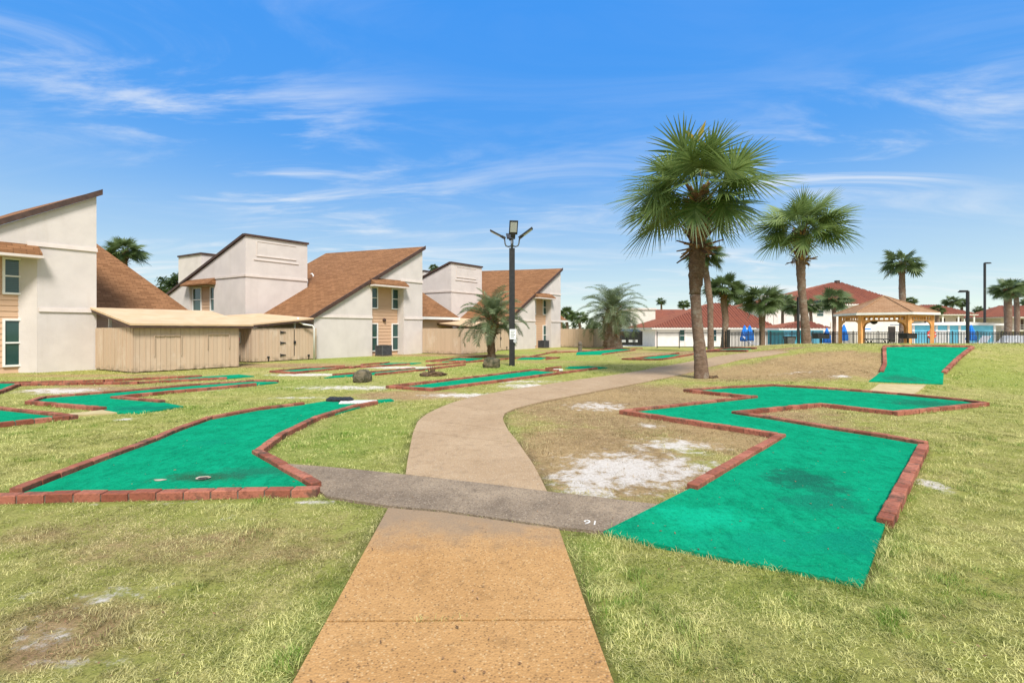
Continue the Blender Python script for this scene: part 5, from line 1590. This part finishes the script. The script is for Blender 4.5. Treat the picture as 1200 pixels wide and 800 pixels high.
# black screened enclosure right of the thick palm
a = at(727, 404, 44.5); b = at(752, 404, 44.5)
t = thing('screen_enclosure', (a.x, 44.5, 0), 'black mesh screen enclosure right of the thick feather palm', 'enclosure')
mb = MB()
for i in range(26): x = a.x + (b.x - a.x) * i / 25; mb.box(x - .03, x + .03, 44.48, 44.52, 0, 1.25)
mb.box(a.x, b.x, 44.53, 44.56, .05, 1.2); mb.build('screen', M['black_metal'], t)
for i in range(4):
    x = a.x + (b.x - a.x) * i / 3; mb = MB(); mb.box(x - .05, x + .05, 44.4, 44.47, 0, 1.32); mb.build('post', M['black_metal'], t)
mb = MB(); mb.hexa([(a.x, 44.53, 1.23), (b.x, 44.53, 1.23), (b.x + .2, 47, 1.23), (a.x, 47, 1.23), (a.x, 44.53, 1.3), (b.x, 44.53, 1.3), (b.x + .2, 47, 1.5), (a.x, 47, 1.5)]); mb.build('top_cover', M['black_metal'], t)
for k, px in enumerate((731, 739, 745)):
    q = at(px, 400, 44.42); mb = MB(); mb.box(q.x - .18, q.x + .18, 44.42, 44.46, .3, .52); mb.build('pale_panel', M['lamp_lens'], t)

# parked white car
p = at(752, 398, 76); p.z = -.55
t = thing('parked_car', p, 'white parked car beyond the black screen enclosure', 'car')
prof = [(-2.1, .35), (-2.15, .8), (-1.9, 1.0), (-1.2, 1.08), (-.7, 1.62), (.9, 1.66), (1.6, 1.15), (2.1, 1.0), (2.2, .4)]
mb = MB(); mb.prism([p + Vector((x, -.85, z)) for x, z in prof], (0, 1.7, 0)); mb.build('body', M['car_white'], t, bevel=.08)
mb = MB(); mb.prism([p + Vector((x, -.862, z)) for x, z in ((-1.0, 1.12), (-.62, 1.55), (.82, 1.58), (1.35, 1.15))], (0, .01, 0)); mb.build('window', M['glass'], t)
for x in (-1.35, 1.4):
    mb = MB(); mb.tube([p + Vector((x, -.9, .34)), p + Vector((x, -.65, .34))], .34, 16); wh = mb.build('wheel', M['rubber'], t)
    mb = MB(); mb.tube([p + Vector((x, -.915, .34)), p + Vector((x, -.9, .34))], .2, 12); mb.build('rim', M['lamp_lens'], wh)
for x in (-2.13, 2.16):
    mb = MB(); mb.box(p.x + x - .04, p.x + x + .04, p.y - .8, p.y - .5, p.z + .75, p.z + .9); mb.build('headlight', M['lamp_lens'], t)


# ------------------------------------------------------------------ closed umbrellas
def umbrella(px, Yd, pyt, label, first=None):
    p = at(px, 404, Yd); p.z = zb_(p.x, Yd); top = at(px, pyt, Yd).z; h = top - p.z
    if first is None:
        t = thing('closed_umbrella', p, label, 'umbrella', 'closed blue umbrellas by the pool')
        mb = MB(); mb.tube([p, p + Z * 2.55], .03, 8); mb.build('pole', M['white_plastic'], t)
        mb = MB(); mb.lathe(p, [(.26, 0), (.26, .06), (.05, .1)], 14); mb.build('base', M['grey_metal'], t)
        mb = MB(); mb.lathe(p, [(.30, .78), (.34, .95), (.27, 1.5), (.25, 1.7), (.17, 2.1), (.08, 2.5), (.02, 2.66)], 16, wob=.16); mb.build('canopy', M['blue'], t)
        mb = MB(); mb.lathe(p, [(.27, 1.55), (.275, 1.62)], 16); mb.build('tie', M['blue'], t)
        t.scale = (1, 1, h / 2.66)
        return t
    c = copy_tree(first, p, random.random(), label); c.scale = (1, 1, h / 2.66); return c


u1 = umbrella(872.5, 45, 381, 'closed blue umbrella, the slimmer left one of the close pair')
umbrella(878.5, 43.5, 381, 'closed blue umbrella, the right one of the close pair', u1)
umbrella(969, 47, 384, 'closed blue umbrella left of the first gazebo post', u1)
umbrella(989, 44.5, 380, 'closed blue umbrella between the first two gazebo posts', u1)
umbrella(1138, 44, 380.5, 'closed blue umbrella right of the short black pole', u1)


# ------------------------------------------------------------------ poles at the right
def pole(px, Yd, pyt, pyb, label, r=.09, arm=None):
    p = at(px, pyb, Yd); p.z = zb_(p.x, Yd); top = at(px, pyt, Yd).z
    t = thing('light_pole', p, label, 'light pole', 'black light poles by the pool')
    mb = MB(); mb.box(p.x - r, p.x + r, p.y - r, p.y + r, p.z - .1, top); mb.build('pole', M['black_metal'], t)
    if arm:
        mb = MB(); mb.box(min(p.x, p.x + arm), max(p.x, p.x + arm), p.y - .06, p.y + .06, top - .02, top + .06); mb.box(p.x + arm * .35, p.x + arm, p.y - .16, p.y + .16, top - .1, top - .021); mb.build('lamp_head', M['black_metal'], t)
    return t


pole(1134, 36.5, 341, 405, 'shorter black light pole in front of the bath house', .075, -.6)
pole(1154, 60, 308, 402, 'tallest thin black light pole near the right edge', .09, .7)
pole(935.5, 36.5, 348, 405, 'slim black pole just left of the mound palm', .07)
pole(846.8, 37.0, 386, 408, 'short thin pole at the end of the wire fence', .05)


# ------------------------------------------------------------------ pool chairs
def lounge(px, Yd, label, rz, first=None):
    p = at(px, 404, Yd); p.z = zb_(p.x, Yd)
    if first: return copy_tree(first, p, rz, label)
    t = thing('pool_lounger', p, label, 'pool lounger', 'white pool loungers behind the fence'); mb = MB()
    for sg in (-.32, .32):
        mb.tube([p + Vector((-.95, sg, .36)), p + Vector((.35, sg, .36)), p + Vector((.95, sg, 1.0))], .025, 6)
        for x in (-.8, .3): mb.tube([p + Vector((x, sg, .36)), p + Vector((x, sg, 0))], .022, 6)
    mb.build('frame', M['white_plastic'], t)
    mb = MB()
    for i in range(20): x = -.92 + i * .065; mb.box(p.x + x, p.x + x + .05, p.y - .31, p.y + .31, p.z + .375, p.z + .385)
    mb.build('seat', M['white_plastic'], t)
    mb = MB()
    for i in range(13):
        f = i / 13; c = p + Vector((.36 + .58 * f, 0, .385 + .62 * f)); mb.obox(c, Vector((.02, 0, .021)), Vector((0, .31, 0)), Vector((-.004, 0, .004)))
    mb.build('backrest', M['white_plastic'], t)
    return t


lg = lounge(1168, 42.5, 'white pool lounger, leftmost of the row at the right', .5)
for (px, Yd, lab, rz) in ((1181, 42.6, 'white pool lounger between two others at the right', .5), (1194, 42.7, 'white pool lounger at the right end of the row', .5), (884, 44, 'white pool lounger beside the paired blue umbrellas', 2.4), (890, 46, 'white pool lounger behind the bushy palm trunk', 2.8), (1147, 43, 'white pool lounger under the lone blue umbrella', .2)):
    lounge(px, Yd, lab, rz, lg)
# bin by the fence
p = at(925, 404, 39.2); p.z = 0; t = thing('trash_bin', p, 'grey wheeled bin behind the fence near the cabana', 'bin')
mb = MB(); mb.hexa([p + Vector(q) for q in ((-.25, -.25, .05), (.25, -.25, .05), (.25, .25, .05), (-.25, .25, .05), (-.33, -.33, .85), (.33, -.33, .85), (.33, .33, .85), (-.33, .33, .85))]); mb.build('bin_body', M['grey_metal'], t)
mb = MB(); mb.box(p.x - .35, p.x + .35, p.y - .36, p.y + .36, .852, .92); mb.build('lid', M['black_metal'], t)
# pool deck
paving('pool_deck', [[(13.5, 42.2), (70, 42.2), (70, 75), (13.5, 75)]], M['deck'], 'pale concrete pool deck behind the fence', .012)
# kerb strip of pale concrete along the wire fence

# red life ring and the lamp under the gazebo roof
p = at(1090.5, 392, 40.4)
t = thing('life_ring', p, 'red life ring hanging on the pool fence right of the gazebo post', 'life ring')
bm = bmesh.new(); me = bpy.data.meshes.new('ring')
mb = MB(); N = 24
for i in range(N):
    a, b = 2 * math.pi * i / N, 2 * math.pi * (i + 1) / N
    def rp(t_, q): r_ = .3 + .085 * math.cos(q); return p + Vector((r_ * math.cos(t_), .07 * math.sin(q) - .1, r_ * math.sin(t_)))
    for j in range(8):
        q0, q1 = 2 * math.pi * j / 8, 2 * math.pi * (j + 1) / 8
        mb.poly([rp(a, q0), rp(b, q0), rp(b, q1), rp(a, q1)], 0 if i % 6 else 1)
bm.free(); bpy.data.meshes.remove(me)
mb.build('ring', [M['red'], M['white_plastic']], t, smooth=True)
p = hexp(1.2, 5, 0); p.z = at(1060, 377, 37).z
t = thing('hanging_lamp', p, 'dark round lamp hanging under the gazebo roof', 'lamp')
mb = MB(); mb.lathe(p, [(.05, -.2), (.2, -.12), (.24, 0), (.18, .13), (.05, .19)], 14); mb.build('lamp_shade', M['black_metal'], t, smooth=True)
mb = MB(); mb.tube([p + Z * .18, p + Z * .9], .012, 6); mb.build('chain', M['black_metal'], t)
# ------------------------------------------------------------------ ground sheet
def grow(a, b, s0, k):
    out = []; s = s0; x = a
    while x < b:
        x += s; s *= k; out.append(x)
    return out
fx = list(np.arange(-12, 13.01, .1))
xs = np.array(sorted([-v for v in grow(12, 700, .25, 1.12)] + fx + grow(13, 30, .25, 1.0) + grow(30, 700, .4, 1.15)))
ys = np.array(sorted([1.6 - (v - 1.6) for v in grow(1.6, 80, .4, 1.25)] + list(np.arange(1.6, 14, .09)) + grow(14, 60, .2, 1.0) + grow(60.1, 900, .5, 1.2)))
gx, gy = np.meshgrid(xs, ys)
gx = gx.ravel(); gy = gy.ravel()


def segdist(x, y):
    dmin = np.full(x.shape, 9.0)
    for line in EDGES:
        for a, b in zip(line, line[1:]):
            ax, ay = a[0], a[1]; dx, dy = b[0] - ax, b[1] - ay
            L2 = dx * dx + dy * dy + 1e-9
            t = np.clip(((x - ax) * dx + (y - ay) * dy) / L2, 0, 1)
            dmin = np.minimum(dmin, np.hypot(x - ax - t * dx, y - ay - t * dy))
    return dmin


def inside(poly, x, y):
    r = np.zeros(x.shape, bool)
    n = len(poly)
    for i in range(n):
        x0, y0 = poly[i][0], poly[i][1]; x1, y1 = poly[(i + 1) % n][0], poly[(i + 1) % n][1]
        if abs(y1 - y0) < 1e-12: continue
        c = ((y0 > y) != (y1 > y)) & (x < (x1 - x0) * (y - y0) / (y1 - y0) + x0)
        r ^= c
    return r


sd = segdist(gx, gy)
near_e = S(1 - sd / .09)
gz = H(gx, gy)
nx, ny = len(xs), len(ys)
idx = np.arange(nx * ny).reshape(ny, nx)
quads = np.stack([idx[:-1, :-1], idx[:-1, 1:], idx[1:, 1:], idx[1:, :-1]], -1).reshape(-1, 4)
me = bpy.data.meshes.new('lawn')
me.vertices.add(nx * ny); me.vertices.foreach_set('co', np.stack([gx, gy, gz], -1).ravel())
me.loops.add(quads.size); me.loops.foreach_set('vertex_index', quads.ravel())
me.polygons.add(len(quads)); me.polygons.foreach_set('loop_start', np.arange(len(quads)) * 4)
me.polygons.foreach_set('use_smooth', np.ones(len(quads), bool))
me.update(calc_edges=True)
lushp = np.maximum(emask(LUSH, gx, gy), .5 * S(1 - sd / .3) * (gy < 12) * (1 - emask(DRY, gx, gy)))
for nme, val in (('dry', emask(DRY, gx, gy)), ('sand', emask(SAND, gx, gy)), ('soil', near_e * .8), ('lush', lushp)):
    a = me.attributes.new(nme, 'FLOAT', 'POINT'); a.data.foreach_set('value', val.astype(np.float32))
me.materials.append(M['ground'])
lawn = bpy.data.objects.new('lawn_ground', me); C.objects.link(lawn)
tag(lawn, 'worn yellow green lawn with straw coloured and sandy bare patches', None, None, 'structure')

# ------------------------------------------------------------------ grass blades on the nearer lawn
def vnoise(x, y, s, seed):
    x = x * s; y = y * s
    xi = np.floor(x).astype(int); yi = np.floor(y).astype(int); fx_ = x - xi; fy_ = y - yi
    rs = np.random.RandomState(seed); T = rs.rand(256, 256)
    u, v = S(fx_), S(fy_)
    a = T[xi % 256, yi % 256]; b = T[(xi + 1) % 256, yi % 256]; c = T[xi % 256, (yi + 1) % 256]; d_ = T[(xi + 1) % 256, (yi + 1) % 256]
    return (a * (1 - u) + b * u) * (1 - v) + (c * (1 - u) + d_ * u) * v


bands = [(.9, 1.8, 5000), (1.8, 2.6, 15000), (2.6, 3.6, 11500), (3.6, 5, 7000), (5, 7, 3800), (7, 10, 1900), (10, 14, 850), (14, 20, 380), (20, 30, 130)]
X_, Y_ = [], []
for y0, y1, dn in bands:
    area = 1.16 * (y1 * y1 - y0 * y0) + 2.4 * (y1 - y0)
    n = int(area * dn)
    yy = np.sqrt(RS.rand(n) * (y1 * y1 - y0 * y0) + y0 * y0)
    X_.append(RS.uniform(-1, 1, n) * (1.16 * yy + 1.2)); Y_.append(yy)
bx = np.concatenate(X_); by = np.concatenate(Y_)
keep = np.ones(bx.shape, bool)
for p in EXCL:
    keep &= ~inside(p, bx, by)
bx, by = bx[keep], by[keep]
sd = segdist(bx, by)
sandm = emask(SAND, bx, by) + (vnoise(bx, by, 5.5, 3) * .6 + vnoise(bx, by, 14, 4) * .4 - .5) * 1.4
drym = emask(DRY, bx, by)
thin = vnoise(bx, by, 4, 5) * .5 + vnoise(bx, by, 11, 6) * .5
pk = np.clip(1.15 - 1.9 * S((sandm - .15) / .4), .06 + .5 * (vnoise(bx, by, 9, 31) > .66), 1) * np.clip(.1 + thin * 1.6, .15, 1) * (1 - .35 * np.clip(drym, 0, 1)) * (sd > .018)
keep = RS.rand(len(bx)) < pk
bx, by, sd, drym = bx[keep], by[keep], sd[keep], drym[keep]
n = len(bx)
bz = H(bx, by)
far = np.maximum(1, by / 4.0)
drym = np.clip(drym + (vnoise(bx, by, 2.3, 8) - .5) * .45, 0, 1)
ln = RS.uniform(.016, .044, n) * (1 - .25 * drym) * (.6 + .7 * vnoise(bx, by, 7, 9)) * np.minimum(far, 1.6) ** .5
tuftm = S((vnoise(bx, by, 2.6, 41) * .6 + vnoise(bx, by, 8, 42) * .4 - .60) / .12)
ln *= (1 + .3 * S(1 - sd / .15)) * (1 + .4 * tuftm)
fr = [Vector(p) for p in g2([(700, 625), (760, 641), (860, 661), (935, 675), (1011, 692), (1040, 618)])]
EDGES_ = EDGES; EDGES = [fr]; fd = segdist(bx, by); EDGES = EDGES_
up_ = RS.uniform(.08, .55, n) + .3 * tuftm + .25 * S(1 - fd / .1)
up_ = np.clip(up_, .05, .92)
ln *= 1 + .5 * S(1 - fd / .12)
wid = RS.uniform(.0010, .0021, n) * far ** .85
az = RS.rand(n) * 6.2832
dxl, dyl = np.cos(az), np.sin(az)
px_, py_ = -dyl * wid, dxl * wid
h2 = ln * up_; r2 = ln * np.sqrt(1 - up_ ** 2)
h1 = np.maximum(h2 * .7, ln * .2); r1 = r2 * .42
kk = RS.uniform(-.35, .35, n)
V = np.zeros((n, 5, 3), np.float32)
V[:, 0] = np.stack([bx - px_, by - py_, bz - .003], -1); V[:, 1] = np.stack([bx + px_, by + py_, bz - .003], -1)
V[:, 2] = np.stack([bx + dxl * r1 + px_ * .8, by + dyl * r1 + py_ * .8, bz + h1], -1)
V[:, 3] = np.stack([bx + dxl * r1 - px_ * .8, by + dyl * r1 - py_ * .8, bz + h1], -1)
V[:, 4] = np.stack([bx + dxl * r2 - dyl * kk * r2, by + dyl * r2 + dxl * kk * r2, bz + h2], -1)
base = (np.arange(n) * 5)[:, None]
loops = (base + np.array([[0, 1, 2, 3, 3, 2, 4]])).ravel()
me = bpy.data.meshes.new('grass')
me.vertices.add(n * 5); me.vertices.foreach_set('co', V.ravel())
me.loops.add(n * 7); me.loops.foreach_set('vertex_index', loops)
me.polygons.add(n * 2)
ls = (np.arange(n) * 7)[:, None] + np.array([[0, 4]])
me.polygons.foreach_set('loop_start', ls.ravel())
me.update(calc_edges=True)
tuft = S((vnoise(bx, by, 2.6, 41) * .6 + vnoise(bx, by, 8, 42) * .4 - .60) / .12) * (1 - drym)
lushb = (1 - .8 * drym) * np.clip(.6 * tuft + np.maximum(emask(LUSH, bx, by), .5 * S(1 - sd / .3) * (by < 12)), 0, 1)
for nme, val in (('rnd', np.clip(RS.rand(n) * .6 + vnoise(bx, by, 5, 12) * .45 + vnoise(bx, by, 17, 14) * .4 - .25, 0, 1)), ('dry', drym), ('lush', lushb)):
    a = me.attributes.new(nme, 'FLOAT', 'POINT'); a.data.foreach_set('value', np.repeat(val, 5).astype(np.float32))
me.materials.append(M['grass'])
gr = bpy.data.objects.new('grass', me); C.objects.link(gr)
tag(gr, 'short dry yellow green grass blades covering the lawn', None, None, 'stuff')
print('blades', n)

# ------------------------------------------------------------------ dead leaves and scraps lying about
rs = np.random.RandomState(5); mb = MB()
for k in range(900):
    Y = 1.9 + rs.rand() ** 1.6 * 9; X = rs.uniform(-1.05, 1.05) * Y
    q = (np.array([X]), np.array([Y])); on = any(inside(p, *q)[0] for p in EXCL)
    if not on and rs.rand() > .35: continue
    z = float(H(X, Y)) + (.034 if on else .02)
    a = rs.uniform(0, 6.28); l = rs.uniform(.004, .014); w_ = l * rs.uniform(.25, .5)
    d_ = Vector((math.cos(a), math.sin(a), rs.uniform(-.1, .25))); n_ = Vector((-math.sin(a), math.cos(a), rs.uniform(-.2, .2)))
    c = Vector((X, Y, z))
    mb.poly([c - d_ * l, c + n_ * w_, c + d_ * l, c - n_ * w_], 0, rs.rand())
o = mb.build('fallen_leaves', M['boot'], None, fix=False, uv=False)
tag(o, 'scattered brown leaf scraps on the greens and paths', None, None, 'stuff')
